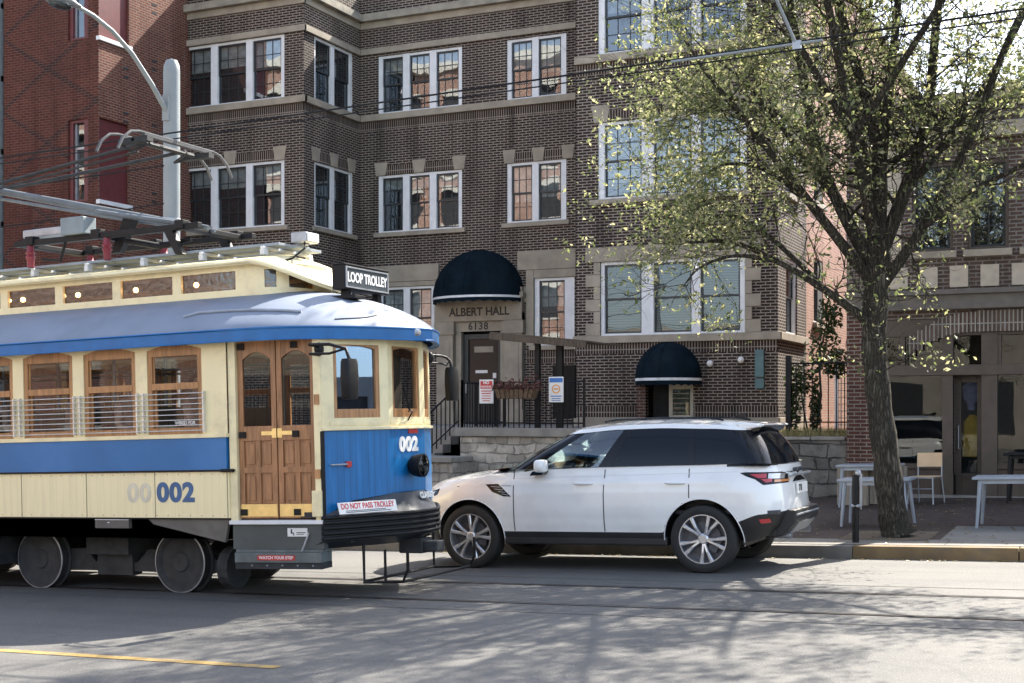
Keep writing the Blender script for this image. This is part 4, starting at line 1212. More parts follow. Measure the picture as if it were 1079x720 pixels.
# saloon sides
mb = MB(); mb.box(BX0, BX1, -HW, -HW+.05, .85, 1.325); T(both(mb), 'lower_side', 'cream_boards')
mb = MB(); mb.box(BX0, BX1-.02, -HW-.006, -HW+.05, 1.345, 1.675); T(both(mb), 'belt_panel', [P('belt_blue', (.003,.135,.37), .4, var=.12, scale=1.2, coat=.1, dirt=(.10,.22,.48,.35), dscale=1.2)])
mb = MB(); mb.box(BX0, BX1+.06, -HW-.02, -HW+.05, 1.325, 1.345); mb.box(BX1-.08, BX1+.07, -HW-.03, -HW, 1.318, 1.352); mb.box(BX0, BX1, -HW-.004, -HW+.04, .835, .85); T(both(mb), 'trim_rail', 'black')
mb = MB(); mb.box(BX0, BX1, -HW-.025, -HW+.06, 1.675, 1.715); T(both(mb), 'window_ledge', 'cream', bevel=.006)
wins = [-2.067-.865*k for k in range(9)]
WW, WZ0, WZ1 = .355, 1.72, 2.63
side = lambda u, w_, z: (u, -HW - w_, z)
mb = MB(side)
wall_cells(mb, BX0, BX1, 1.715, 2.70, [(c-WW, c+WW, WZ0, WZ1+.05) for c in wins], .06)
for c in wins:
    for sg in (-1, 1):
        pts = [(c+sg*WW, WZ1+.05)]
        for q in range(7):
            t = q/6; pts.append((c+sg*WW*(1-t), WZ1-.03+.06*math.sin(math.pi/2*t)))
        pts.append((c, WZ1+.05))
        mb.prism(pts, 'y', -.05, -.0005)
T(both(mb), 'window_wall', 'cream', recalc=False)
def trolley_window(c, far):
    s = 1 if far else -1
    xf = (lambda u, w_, z: (u, HW + w_, z)) if far else side
    f = MB(xf)
    t = .055
    f.box(c-WW, c-WW+t, -.06, -.012, WZ0, WZ1-.03); f.box(c+WW-t, c+WW, -.06, -.012, WZ0, WZ1-.03)
    f.box(c-WW+t, c+WW-t, -.06, -.012, WZ0, WZ0+.065)
    f.box(c-WW+t, c+WW-t, -.055, -.006, 2.185, 2.255)
    arc = [(c-WW+2*WW*q/12, WZ1-.03+.06*math.sin(math.pi*q/12)) for q in range(13)]
    f.prism([(c-WW, WZ1-.095)] + arc + [(c+WW, WZ1-.095)], 'y', -.058, -.010)
    f.box(c-WW+t, c-WW+t+.03, -.075, -.045, WZ0+.065, 2.185); f.box(c+WW-t-.03, c+WW-t, -.075, -.045, WZ0+.065, 2.185)
    f.box(c-WW+t, c-WW+t+.022, -.05, -.03, 2.255, WZ1-.09); f.box(c+WW-t-.022, c+WW-t, -.05, -.03, 2.255, WZ1-.09)
    o = T(f, 'window', 'oak', bevel=.004)
    p = MB(xf)
    p.face([(c-WW+t,-.035,2.25),(c+WW-t,-.035,2.25),(c+WW-t,-.035,WZ1-.09),(c-WW+t,-.035,WZ1-.09)])
    p.face([(c-WW+t,-.058,WZ0+.06),(c+WW-t,-.058,WZ0+.06),(c+WW-t,-.058,2.19),(c-WW+t,-.058,2.19)])
    T(p, 'pane', 'tglass', o, recalc=False)
for c in wins[:7]:
    trolley_window(c, False); trolley_window(c, True)
for c in wins[7:]:
    trolley_window(c, False); trolley_window(c, True)
# guard bars across the lower sashes
mb = MB()
for k in range(8):
    z = 1.755+.055*k
    mb.tube([(BX0+.2,-HW-.045,z),(wins[0]+WW+.05,-HW-.045,z)], .0055, 6)
for c in wins:
    for sg in (-1, 1):
        x = c+sg*(WW+.035); mb.box(x-.008,x+.008,-HW-.04,-HW-.001,1.735,2.16)
T(mb, 'window_guard', [P('guard_rods', (.72,.70,.64), .35, metal=.4)])
mb = MB()
for k in range(9):
    x = -1.42-.93*k
    mb.box(x-.004, x+.004, -HW-.0025, -HW+.01, .852, 1.322)
T(mb.twin(1), 'panel_joint', [P('dark_joint', (.22,.19,.12), .8)])
mb = MB()
for k in range(56):
    for z in (.875, 1.30): mb.ball((-1.46-.145*k, -HW-.001, z), .0075, n=6)
T(mb, 'screw_heads', [P('painted_screw', (.55,.48,.30), .5)])
# numerals on the side
text_mesh('002', .27, lambda u, v_, w_: (-2.08+u, -HW-.0005-w_, 1.105+v_), .002, .012, sx=1.12, spacing=1.1).build('fleet_number', M['bluegrey_ink'], tr, world=False)
text_mesh('00', .27, lambda u, v_, w_: (-2.56+u, -HW-.0004-w_, 1.10+v_), .001, .010, sx=1.12, spacing=1.1).build('ghost_number', M['ghost_ink'], tr, world=False)
text_mesh('WIRED FOR', .05, lambda u, v_, w_: (-1.98+u, -HW+.056-w_, 1.835+v_), .001, .002).build('window_lettering', M['white_sign'], tr, world=False)

# roof: cove either side, running into a domed hood at each end
RL = 1.96
def rb(x): 
    t = max(0, (x+1.66)/RL); return 1.46*max(0, 1-t**4)**(1/1.0)
def rz_(x, y):
    t = max(0, (x+1.66)/RL); b = rb(x)
    if b < 1e-4: return 2.75
    return 2.75 + .53*(1-t**2.3)*max(0, 1-(y/b)**2)**.8
xs = [XM, -4.5, -3.5, -2.6, -2.0, -1.66] + [-1.66+RL*math.sin(math.pi/2*q/26) for q in range(1, 27)]
ts = [math.sin(math.pi/2*q/14) for q in range(-14, 15)]
mb = MB(); mb.grid([[(x, rb(x)*t, rz_(x, rb(x)*t)) for t in ts] for x in xs]); mb.mirror(0, XM)
T(mb, 'roof', 'roof_paint', smooth=60, merge=True)
edge = [(x, -rb(x)) for x in xs] + [(x, rb(x)) for x in reversed(xs)]
mb = MB()
mb.grid([[(p[0]+.004, p[1]*1.004, z) for p in edge] for z in (2.635, 2.752)])
mb.grid([[(p[0], p[1], 2.636) for p in edge], [(min(p[0]*1.0, p[0]) - (.05 if p[0] > -1 else 0), p[1]*.94, 2.64) for p in edge]])
mb.mirror(0, XM)
T(mb, 'roof_fascia', 'blue_trim', smooth=40)
mb = MB(); mb.tube([(p[0]+.006, p[1]*1.006, 2.755) for p in edge], .011, 6); mb.tube([(p[0]+.006, p[1]*1.006, 2.637) for p in edge], .009, 6); mb.mirror(0, XM)
T(mb, 'roof_edge_bead', 'blue_trim', smooth=60)
mb = MB(); mb.box(BX0-.9, BX1+.9, -1.2, -.62, 2.665, 2.69); mb.box(BX0-.9, BX1+.9, .62, 1.2, 2.665, 2.69); T(mb, 'ceiling', [P('cream_ceiling', (.6,.56,.45), .6)])
# dark joint lines in the hood
mb = MB()
mb.tube([(-.28+.34*math.sin(a)*.6, -.98+q*.08, rz_(-.28+.34*math.sin(a)*.6, -.98+q*.08)+.004) for q, a in [(q, math.pi*q/12) for q in range(7)]], .006, 5)
T(mb, 'roof_seam', 'under')
for sg in (-1,):
    mb = MB(); mb.tube([(-1.95, -1.26, rz_(-1.95,-1.26)+.012)] + [(-1.8+.2*q, -1.2*rb(-1.8+.2*q)/1.46, rz_(-1.8+.2*q, -1.2*rb(-1.8+.2*q)/1.46)+.014) for q in range(7)], .014, 6)
    T(mb, 'rain_strip', [P('rain_strip_grey', (.30,.33,.38), .6)])
# clerestory
CY, CZ0, CZ1 = .69, 3.14, 3.52
mb = MB(lambda u, w_, z: (u, -CY - w_, z))
XE = -1.45
cw = [(-2.43-.845*k, -1.70-.845*k) for k in range(10)]
cw = [(a, b) for a, b in cw if a > BX0-.6]
wall_cells(mb, XM*2-XE, XE, CZ0, CZ1, [(a, b, 3.255, 3.455) for a, b in cw], .04)
sidew = T(mb.twin(1), 'clerestory_side', 'cream', recalc=False)
mb = MB()
ee = [(XE+.42*math.sin(a), -CY*math.cos(a)) for a in [math.pi*q/24 for q in range(25)]]
frontw = [(2,4),(6,10),(14,18),(20,22)]
for i in range(24):
    p, q = ee[i], ee[i+1]
    isw = any(a <= i < b for a, b in frontw)
    for (z0, z1) in ((CZ0,3.26),(3.26,3.45),(3.45,CZ1)):
        if isw and z0 == 3.26: continue
        mb.face([(p[0],p[1],z0),(q[0],q[1],z0),(q[0],q[1],z1),(p[0],p[1],z1)])
cl = T(mb, 'clerestory', 'cream', recalc=False)
mb = MB()
for a, b in cw: mb.face([(a,-CY+.03,3.255),(b,-CY+.03,3.255),(b,-CY+.03,3.455),(a,-CY+.03,3.455)])
T(mb.twin(1), 'pane', 'clere', sidew, recalc=False)
mb = MB()
for a, b in frontw:
    for i in range(a, b):
        p, q = ee[i], ee[i+1]; mb.face([(p[0]-.02,p[1]*.97,3.26),(q[0]-.02,q[1]*.97,3.26),(q[0]-.02,q[1]*.97,3.45),(p[0]-.02,p[1]*.97,3.45)])
T(mb, 'pane', 'clere', cl, recalc=False)
mb = MB(); mb.box(XM*2+1.7, -1.75, -.6, .6, 3.49, 3.515); T(mb, 'monitor_ceiling', [P('dark_oak_ceiling', (.16,.10,.06), .6)], cl)
mb = MB()
for (a, b) in cw[:5]:
    mb.ball((a+.10,-.55,3.36), .03); mb.ball((b-.04,-.5,3.37), .02)
T(mb, 'interior_lamp', 'bulb', cl)
# clerestory roof with its drooping front hood
def hb_(x):
    t = max(0, min(1, (x-XE)/.62)); return .80*math.sqrt(max(0, 1-t**2.4))
def hz_(x, y):
    t = max(0, min(1, (x-XE)/.62)); b = max(hb_(x), 1e-4)
    return 3.555 - .27*t**1.7 + .10*(1-t**2)*max(0, 1-(y/b)**2)
hx = [XM, -4, -2.5, -1.9, XE] + [XE+.62*math.sin(math.pi/2*q/14) for q in range(1, 15)]
mb = MB()
mb.grid([[(x, hb_(x)*t, hz_(x, hb_(x)*t)) for t in ts] for x in hx])
mb.grid([[(x, hb_(x)*t, hz_(x, hb_(x)*t)-.055-.02*(1-abs(t))) for t in ts] for x in hx])
he = [(x, -hb_(x)) for x in hx] + [(x, hb_(x)) for x in reversed(hx)]
mb.grid([[(p[0],p[1],hz_(p[0],p[1])-.055) for p in he], [(p[0],p[1],hz_(p[0],p[1])) for p in he]])
mb.mirror(0, XM)
T(mb, 'clerestory_roof', 'cream', smooth=45, merge=True)
mb = MB(); mb.tube([(p[0],p[1],hz_(p[0],p[1])-.028) for p in he], .022, 6); mb.mirror(0, XM); T(mb, 'clerestory_moulding', 'cream', smooth=60)
# roof boards and fittings
mb = MB()
mb.box(-9.6, -1.32, -.42, -.18, 3.735, 3.765); mb.box(-9.6, -1.28, -.12, .12, 3.738, 3.768); mb.box(-9.6, -1.32, .18, .42, 3.735, 3.765)
rbd = T(mb, 'roof_board', [P('grey_roof_board', (.25,.29,.34), .7, var=.15, scale=4)], bevel=.004)
wbm = P('white_bracket', (.62,.63,.65), .5)
for k in range(11):
    x = -1.5-.82*k
    mb = MB(); mb.box(x-.028, x+.028, -.48, -.40, 3.64, 3.70); mb.box(x-.028, x+.028, .40, .48, 3.64, 3.70); mb.box(x-.022, x+.022, -.478, .478, 3.70, 3.733)
    T(mb, 'board_bracket', [wbm], rbd, bevel=.006)
fl = MB(); fl.box(-1.34,-1.14,-.16,.10,3.79,3.90); fl.box(-1.28,-1.2,-.06,.0,3.765,3.79)
fo = T(fl, 'flood_lamp', 'galv', bevel=.012); fl = MB(); fl.box(-1.139,-1.13,-.14,.08,3.80,3.89); T(fl, 'lens', 'white_sign', fo)
fl = MB(); fl.tube([(-1.2,-.1,3.78),(-1.1,-.25,3.70),(-1.16,-.40,3.58),(-1.35,-.55,3.50),(-1.42,-.60,3.42),(-1.42,-.62,3.26)], .012, 6); T(fl, 'cable', 'black', fo)
# pantograph
pg = MB()
for x in (-2.55, -3.75, -4.75):
    for y in (-.5, .5):
        pg.box(x-.06, x+.06, y-.06, y+.06, 4.0, 4.1)
pg.box(-5.0,-2.3,-.54,-.46,3.99,4.06); pg.box(-5.0,-2.3,.46,.54,3.99,4.06)
for x in (-2.5,-3.7,-4.9): pg.box(x-.05,x+.05,-.5,.5,3.985,4.05)
pg.prism([(-2.62,3.72),(-2.52,3.72),(-2.66,4.0),(-2.78,4.0)], 'y', -.54, -.46); pg.prism([(-2.62,3.72),(-2.52,3.72),(-2.66,4.0),(-2.78,4.0)], 'y', .46, .54)
pg.prism([(-3.75,3.85),(-3.62,3.85),(-3.38,4.25),(-3.55,4.25)], 'y', -.3, -.2)
pg.tube([(-4.6,-.5,3.82),(-4.3,-.52,3.78),(-4.2,-.5,4.1)], .02, 6); pg.tube([(-3.4,-.45,3.95),(-2.9,-.45,3.84),(-2.5,-.4,3.9)], .03, 6)
po = T(pg, 'pantograph', 'black', bevel=.01)
for x in (-3.62, -4.78):
    for y in (-.5, .5):
        pg = MB(); pg.lathe([(.04,3.74),(.045,3.84),(.06,3.86),(.04,3.885),(.06,3.91),(.04,3.935),(.04,4.0)], (x,y,0), 'z', 16); T(pg, 'insulator', 'lamp_red', po, smooth=40)
pg = MB(); pg.box(-4.22,-3.88,-.60,-.38,4.06,4.26); T(pg, 'motor_box', [P('pale_grey_box', (.22,.26,.275), .55)], po, bevel=.012)
pg = MB(); pg.box(-4.95,-4.35,-.45,-.2,4.10,4.2); T(pg, 'spring_cover', 'galv', po, bevel=.02)
pg = MB()
pg.tube([(-2.55,0,4.05),(-3.6,0,4.3),(-5.9,0,4.85)], [.055,.055,.045], 10)
pg.tube([(-2.4,-.1,4.02),(-3.5,-.1,4.22),(-5.85,-.06,4.74)], .02, 8)
pg.tube([(-2.25,-.42,4.0),(-3.9,-.36,4.34)], .03, 8)
T(pg, 'lower_arm', [P('dull_arm_paint', (.13,.145,.155), .6, var=.2)], po, smooth=50)
pg = MB(); pg.tube([(-5.9,-.12,4.85),(-3.12,-.32,5.08)], .022, 8); pg.tube([(-5.9,.12,4.85),(-3.12,.32,5.08)], .022, 8); pg.tube([(-5.8,-.18,4.78),(-3.35,-.25,5.0)], .014, 8)
pg.tube([(-5.9,-.16,4.85),(-5.9,.16,4.85)], .05, 8)
T(pg, 'upper_arm', 'under', po, smooth=50)
for dx in (-3.28, -2.98):
    pg = MB()
    pg.tube([(dx,-1.02,4.86),(dx,-.93,5.0),(dx,-.80,5.09),(dx,-.66,5.115),(dx,.66,5.115),(dx,.80,5.09),(dx,.93,5.0),(dx,1.02,4.86)], .017, 8)
    pg.box(dx-.03,dx+.03,-.6,.6,5.075,5.105)
    T(pg, 'contact_shoe', [P('worn_pantograph_shoe', (.12,.12,.125), .95, spec=.1)], po, smooth=50)
pg = MB()
for y in (-.55,.55): pg.box(-3.34,-2.92,y-.05,y+.05,5.02,5.08); pg.tube([(-3.34,y,5.03),(-3.34,y*.7,4.98),(-3.1,y*.6,5.06)], .016, 6)
pg.tube([(-3.13,-.6,5.05),(-3.13,.6,5.05)], .02, 6)
T(pg, 'head_frame', 'under', po)

# end platform and cab (built once for the front, mirrored to the rear)
D, A_, B_ = (-1.40,-1.27), (-.36,-1.14), (-.03,-.38)
A2, B2, D2 = (-.36,1.14), (-.03,.38), (-1.40,1.27)
def mir(mb): return mb.twin(0, XM)
def fmb(p, q):
    f, L = fac(p, q); return MB(f), L
# door side posts
for (p, q, near) in ((D, A_, True), (A2, D2, False)):
    mb, L = fmb(p, q)
    mb.box(0, .085, -.07, 0, .80, 2.66); mb.box(L-.085, L, -.07, .012, .80, 2.66); mb.box(.085, L-.085, -.07, -.01, 2.645, 2.66)
    T(mir(mb), 'corner_post', 'cream', bevel=.006)
    if near:
        mb, _ = fmb(p, q); mb.box(L-.11, L-.004, .0, .05, .86, 1.12); T(mb, 'corner_box', 'cream', bevel=.008)
        mb, _ = fmb(p, q); mb.box(L-.07, L-.02, .013, .03, 1.98, 2.08); mb.box(L-.08, L-.02, .013, .03, 1.24, 1.33); T(mb, 'door_button', 'oak')
    a0, a1 = (.09, L-.09)
    mid = (a0+a1)/2
    for (l0, l1) in ((a0, mid-.006), (mid+.006, a1)):
        f, _ = fac(p, q)
        lf = MB(f); W0 = -.045
        t = .055
        lf.box(l0, l0+t, W0-.04, W0, .84, 2.645); lf.box(l1-t, l1, W0-.04, W0, .84, 2.645)
        ga, gb = l0+t, l1-t
        for (z0, z1) in ((.84,.99),(1.30,1.36),(1.63,1.78)): lf.box(ga, gb, W0-.04, W0-.001, z0, z1)
        arc = [(ga+(gb-ga)*k/10, 2.46+.075*math.sin(math.pi*k/10)) for k in range(11)]
        lf.prism([(ga,2.645)] + arc + [(gb,2.645)], 'y', W0-.04, W0-.001)
        lf.box(ga, gb, W0-.04, W0-.022, .99, 1.63)
        mm = (ga+gb)/2
        lf.box(mm-.025, mm+.025, W0-.03, W0-.002, .99, 1.63)
        for (z0, z1) in ((1.02,1.27),(1.39,1.60)):
            for (u0, u1) in ((ga+.02, mm-.045), (mm+.045, gb-.02)):
                lf.prism([(u0,z0),(u1,z0),(u1,z1),(u0,z1)], 'y', W0-.021, W0-.012)
        dl = T(mir(lf) if near else lf, 'door', 'oak_dark', bevel=.004)
        g = MB(f); g.face([(ga,W0-.02,1.77),(gb,W0-.02,1.77),(gb,W0-.02,2.54),(ga,W0-.02,2.54)]); T(g, 'pane', 'tglass', dl, recalc=False)
        if near:
            g = MB(f); g.box(l0+.008, l1-.008, W0, W0+.005, .86, .985)
            T(g, 'kick_plate', 'brass', dl)
            g = MB(f)
            u0 = l1-.17 if l0 < .2 else l0
            g.box(u0+.0, u0+.17, W0+.0, W0+.006, 1.685, 1.725)
            ue = l1-.05 if l0 < .2 else l0
            g.prism([(ue,1.66),(ue+.05,1.655),(ue+.05,1.755),(ue,1.75)], 'y', W0+.0, W0+.008)
            T(g, 'push_plate', 'brass', dl)
            x = l0+.01
            for z in (.87, 1.66, 2.56):
                g = MB(f); g.box(x+ (0 if l0<.2 else .16), x+.07+(0 if l0<.2 else .16), W0, W0+.02, z, z+.065); T(g, 'hinge', 'black', dl)
# step well
mb, L = fmb(D, A_); mb.box(.0, L, -.1, .04, .785, .825); T(mb, 'door_sill', 'white_frame', bevel=.004)
mb, L = fmb(D, A_); mb.box(.02, L-.01, -.1, .0, .53, .783); T(mb, 'step_riser', [P('grey_green_step', (.075,.085,.082), .55, var=.2, dirt=(.03,.03,.03,.6), dscale=3)], bevel=.004)
mb, L = fmb(D, A_); mb.box(.64, .86, .001, .006, .66, .745); ac_ = T(mb, 'access_plate', 'white_sign')
mb, L = fmb(D, A_); mb.ball((.685,.008,.728), .008); mb.box(.678,.692,.006,.010,.69,.72); mb.box(.678,.712,.006,.010,.69,.70); mb.box(.705,.712,.006,.010,.67,.70); mb.box(.74,.84,.006,.008,.695,.703); mb.box(.74,.82,.006,.008,.68,.686); T(mb, 'symbol', 'dark_ink', ac_)
mb, L = fmb(D, A_); mb.box(.06, L-.02, -.2, .05, .40, .50); mb.box(.06, L-.02, -.2, .02, .50, .53); st_ = T(mb, 'folding_step', [P('grey_step', (.12,.14,.14), .55, var=.2, dirt=(.04,.04,.04,.6), dscale=4)], bevel=.005)
mb, L = fmb(D, A_); mb.box(.06, L-.02, -.2, .035, .335, .398); T(mb, 'step_edge', 'under', st_)
mb, L = fmb(D, A_)
for k in range(5): mb.ball((.25+.17*k, .036, .37), .010)
T(mb, 'rivet', 'galv', st_)
mb, L = fmb(D, A_); mb.box(.32,.74,.051,.055,.425,.475); pl = T(mb, 'warning_plate', 'red_ink', st_)
f_, L = fac(D, A_)
text_mesh('WATCH YOUR STEP', .042, lambda u, v_, w_: f_(.53+u, .055+w_, .45+v_), .001, .001).build('lettering', M['white_sign'], pl, world=False)
mb = MB(); mb.tube([(-.52,-1.18,.70),(-.58,-1.22,.52)], .009, 6); T(mb, 'step_chain', 'galv')

# cab: three faces; blue dash below, cream with windows above
def cab_face(p, q, w0, w1, zb):
    f, L = fac(p, q)
    mb = MB(f)
    mb.prism([(0,zb[0]),(L*.42,zb[1]),(L,zb[2]),(L,1.712),(0,1.712)], 'y', -.05, .0)
    T(mir(mb), 'dash_panel', 'trolley_blue')
    mb = MB(f); mb.box(-.01, L+.01, -.06, .03, 1.714, 1.745); T(mir(mb), 'dash_ledge', 'cream', bevel=.006)
    mb = MB(f)
    wall_cells(mb, 0, L, 1.745, 2.66, [(w0, w1, 1.84, 2.585)], .06)
    mb.box(w0-.06, w1+.06, 0, .008, 1.765, 1.80)
    T(mir(mb), 'cab_wall', 'cream', recalc=False)
    wf = MB(f); t = .045
    wf.box(w0, w0+t, -.06, -.008, 1.84, 2.585); wf.box(w1-t, w1, -.06, -.008, 1.84, 2.585)
    wf.box(w0+t, w1-t, -.06, -.008, 1.84, 1.93)
    arc = [(w0+(w1-w0)*k/10, 2.53+.045*math.sin(math.pi*k/10)) for k in range(11)]
    wf.prism([(w0,2.585)] + arc + [(w1,2.585)], 'y', -.06, -.009)
    o = T(mir(wf), 'cab_window', 'oak', bevel=.004)
    g = MB(f); g.face([(w0+t,-.035,1.92),(w1-t,-.035,1.92),(w1-t,-.035,2.57),(w0+t,-.035,2.57)]); T(mir(g), 'pane', 'cabglass' if p == A_ else 'tglass', o, recalc=False)
    return f, L
fN, LN = cab_face(A_, B_, .15, .72, (.86,1.0,1.045))
fC, LC = cab_face(B_, B2, .09, .67, (1.045,1.05,1.045))
fF, LF = cab_face(B2, A2, .10, .68, (1.045,1.0,.86))
mb = MB(fN); mb.box(-.02, .018, -.03, .012, .86, 1.71); T(mb, 'dash_edge', 'black')
# wiper, grab rail, small fittings
mb = MB(fC); mb.tube([(.40,.03,1.90),(.30,.02,2.15)], .012, 6); mb.tube([(.40,.0,1.80),(.42,.05,1.90),(.33,.05,1.90)], .008, 6); T(mb, 'wiper', 'black')
mb = MB(fN); mb.tube([(.08,.02,1.37),(.08,.035,1.37),(.27,.035,1.37),(.27,.02,1.37)], .010, 6); T(mb, 'grab_rail', 'galv')
mb = MB(fN); mb.box(.27,.33,.002,.03,1.34,1.40); T(mb, 'marker_lamp', 'red_ink', bevel=.006)
mb = MB(fC); mb.box(.40,.60,.002,.01,1.665,1.71); T(mb, 'red_plate', 'red_ink')
text_mesh('002', .20, lambda u, v_, w_: fC(.40+u, .001+w_, 1.545+v_), .003, .012, sx=1.25, spacing=1.1).build('fleet_number', M['white_sign'], tr, world=False)
mb = MB(); mb.lathe([(.0,-.02),(.075,-.01),(.11,.03),(.125,.10),(.125,.15),(.11,.152)], (-.02,.06,1.32), 'x', 24); hl = T(mb, 'headlight', 'black', smooth=40)
mb = MB(); mb.lathe([(.11,.148),(.07,.165),(.0,.172)], (-.02,.06,1.32), 'x', 24); T(mb, 'lens', 'pane_clear', hl, smooth=60)
# anticlimber bumper and apron
BO = [(-.34,-1.19),(-.22,-1.02),(-.06,-.74),(.08,-.48),(.17,-.28),(.20,0),(.17,.28),(.08,.46),(-.06,.72),(-.22,1.0),(-.34,1.17)]
def bo(off, n=3):
    out = []
    for i in range(len(BO)-1):
        for q in range(n):
            t = q/n; out.append((BO[i][0]+(BO[i+1][0]-BO[i][0])*t+off, (BO[i][1]+(BO[i+1][1]-BO[i][1])*t)*(1+off*.25)))
    out.append((BO[-1][0]+off, BO[-1][1]*(1+off*.25))); return out
mb = MB()
mb.grid([[(p[0],p[1],z) for p in o] for o, z in ((bo(-.16),1.05),(bo(-.10),.93),(bo(-.03),.86),(bo(-.03),.61),(bo(-.25),.52))])
T(mb, 'apron', [P('black_apron', (.022,.03,.045), .4, var=.2)], smooth=40)
mb = MB()
for k in range(5):
    z = .845-.052*k
    mb.tube([(p[0],p[1],z) for p in bo(.0)], .021, 8)
T(mb, 'bumper', 'black', smooth=60)
f_, L_s = fac((-.30,-1.16), (.03,-.47))
f0 = f_
f_ = lambda u, w_, z: f0(u, w_ + .045 - (z-.88)*.35, z)
mb = MB(f_)
mb.box(.10,.80,.0,.010,.875,.99); sg = T(mb, 'sign_board', 'white_sign', bevel=.003)
text_mesh('DO NOT PASS TROLLEY', .078, lambda u, v_, w_: f_(.45+u, .010+w_, .948+v_), .001, .002, sx=.76).build('lettering', M['red_ink'], sg, world=False)
mb = MB(f_); mb.box(.18,.72,.0105,.012,.888,.895); mb.box(.18,.66,.0105,.012,.902,.909); T(mb, 'printed_lines', 'dark_ink', sg)
text_mesh('CLASSIC', .085, lambda u, v_, w_: (.075+w_-v_*.3, .20+u, 1.0+v_), .004, .004, sx=.9).build('lettering', M['white_sign'], tr, world=False)
# lifeguard frame hanging below the nose
mb = MB()
for y in (-.75, .75):
    mb.tube([(-.15,y,.55),(-.15,y,.16),(.30,y,.18),(.36,y,.30),(.36,y,.5)], .016, 6)
mb.tube([(-.15,-.75,.17),(-.15,.75,.17)], .016, 6); mb.tube([(.30,-.75,.18),(.30,.75,.18)], .016, 6)
mb.tube([(.1,-.75,.17),(.1,-.75,.5)], .014, 6)
T(mb, 'lifeguard', 'black', smooth=50)
mb = MB(); mb.box(-.1,.18,-.12,.12,.40,.56); mb.box(.18,.34,-.09,.09,.42,.53); T(mb, 'coupler', 'under', bevel=.015)
# mirrors
def mirror_(corner, arm, c):
    m_ = MB(); m_.tube(arm, .017, 8); m_.tube([(p[0],p[1],p[2]-.09) if i < len(arm)-2 else p for i, p in enumerate(arm)], .013, 8)
    m_.ball((corner[0],corner[1],corner[2]-.03), .05, .05, .07)
    o = T(m_, 'mirror', 'black', smooth=50)
    h = MB()
    sec = []
    for z, s in ((c[2]-.20,.82),(c[2]-.17,.97),(c[2],1.06),(c[2]+.16,.97),(c[2]+.19,.84)):
        sec.append([(c[0]+.055*s*math.copysign(abs(math.cos(a))**.55, math.cos(a)), c[1]+.105*s*math.copysign(abs(math.sin(a))**.55, math.sin(a)), z) for a in [2*math.pi*q/24 for q in range(25)]])
    h.grid(sec); h.face(sec[0][:-1]); h.face(sec[-1][:-1][::-1])
    T(h, 'mirror_housing', 'black', o, smooth=50)
mirror_((-.36,-1.16,2.56), [(-.36,-1.16,2.56),(-.30,-1.42,2.56),(-.05,-1.46,2.55),(.13,-1.45,2.50),(.16,-1.44,2.40)], (.16,-1.44,2.21))
mirror_((-.36,1.16,2.56), [(-.36,1.16,2.56),(-.34,1.40,2.56),(-.30,1.46,2.54),(-.26,1.47,2.50),(-.24,1.47,2.42)], (-.24,1.47,2.23))
# destination sign on the hood
SGN = .07
mb = MB(lambda x, y, z: (x+SGN, y, z-.0)); mb.box(-.70,-.55,-.46,.46,3.20,3.46); mb.box(-.72,-.54,-.47,.47,3.46,3.475); mb.box(-.66,-.58,-.36,-.28,3.05,3.2); mb.box(-.66,-.58,.28,.36,3.0,3.2); mb.box(-.80,-.45,-.42,-.22,3.10,3.14)
ds = T(mb, 'destination_sign', 'black', bevel=.006)
mb = MB(lambda x, y, z: (x+SGN, y, z)); mb.box(-.552,-.543,-.42,.42,3.235,3.43); T(mb, 'sign_face', [P('dark_grey_face',(.06,.07,.08),.3)], ds)
mb = MB(lambda x, y, z: (x+SGN, y, z))
for (y0,y1,z0,z1) in ((-.44,.44,3.43,3.445),(-.44,.44,3.22,3.235),(-.44,-.42,3.235,3.43),(.42,.44,3.235,3.43)): mb.box(-.552,-.535,y0,y1,z0,z1)
T(mb, 'sign_frame', 'galv', ds)
text_mesh('LOOP TROLLEY', .145, lambda u, v_, w_: (-.543+SGN+w_, u, 3.33+v_), .002, .004, sx=.80, spacing=1.0).build('lettering', M['white_sign'], ds, world=False)
mb = MB(); mb.lathe([(.0,.04),(.03,.035),(.04,.0)], (.40,-.52,2.69), 'x', 12); T(mb, 'marker_lamp', 'galv')
# underframe, trucks and wheels
mb = MB(); mb.box(BX0, BX1, -1.14, 1.14, .62, .84); mb.box(BX1, -.2, -.9, .9, .58, .80); mb.box(-6.2,-4.9,-1.05,1.05,.28,.62); T(mir(mb), 'underframe', 'under')
mb = MB(side); mb.prism([(-2.48,.848),(-1.42,.848),(-1.48,.60),(-2.40,.78)], 'y', -.06, -.02); mb.box(-3.18,-2.72,-.06,-.01,.735,.83); T(mb, 'grey_apron', 'grey_apron')
mb = MB(side); mb.box(-3.0,-2.98,-.01,.0,.79,.80); mb.box(-3.18,-2.72,-.012,-.006,.822,.83); T(mb, 'apron_trim', 'white_frame')
for x in (-4.462, -2.459):
    wb_ = MB()
    for s_ in (-1, 1):
        wb_.lathe([(.0,-.055),(.10,-.06),(.115,-.045),(.26,-.035),(.29,-.06),(.33,-.06),(.335,.04),(.36,.05),(.36,.075),(.0,.075)] if s_ < 0 else [(.0,.055),(.10,.06),(.26,.035),(.29,.06),(.33,.06),(.335,-.04),(.36,-.05),(.36,-.075),(.0,-.075)], (x, s_*.717, .33), 'y', 40)
    wb_.tube([(x,-.70,.33),(x,.70,.33)], .07, 12)
    for (nm) in ('wheelset',):
        o_ = T(wb_, nm, 'steel_wheel', smooth=35)
        rim = MB(); rim.lathe([(.325,-.068),(.338,-.066),(.338,-.055),(.325,-.055)], (x,-.717,.33), 'y', 40); T(rim, 'worn_tread', 'galv', o_, smooth=40)
        c_ = copy_tree(o_, tr); c_.location.x = 2*XM - 2*x
mb = MB()
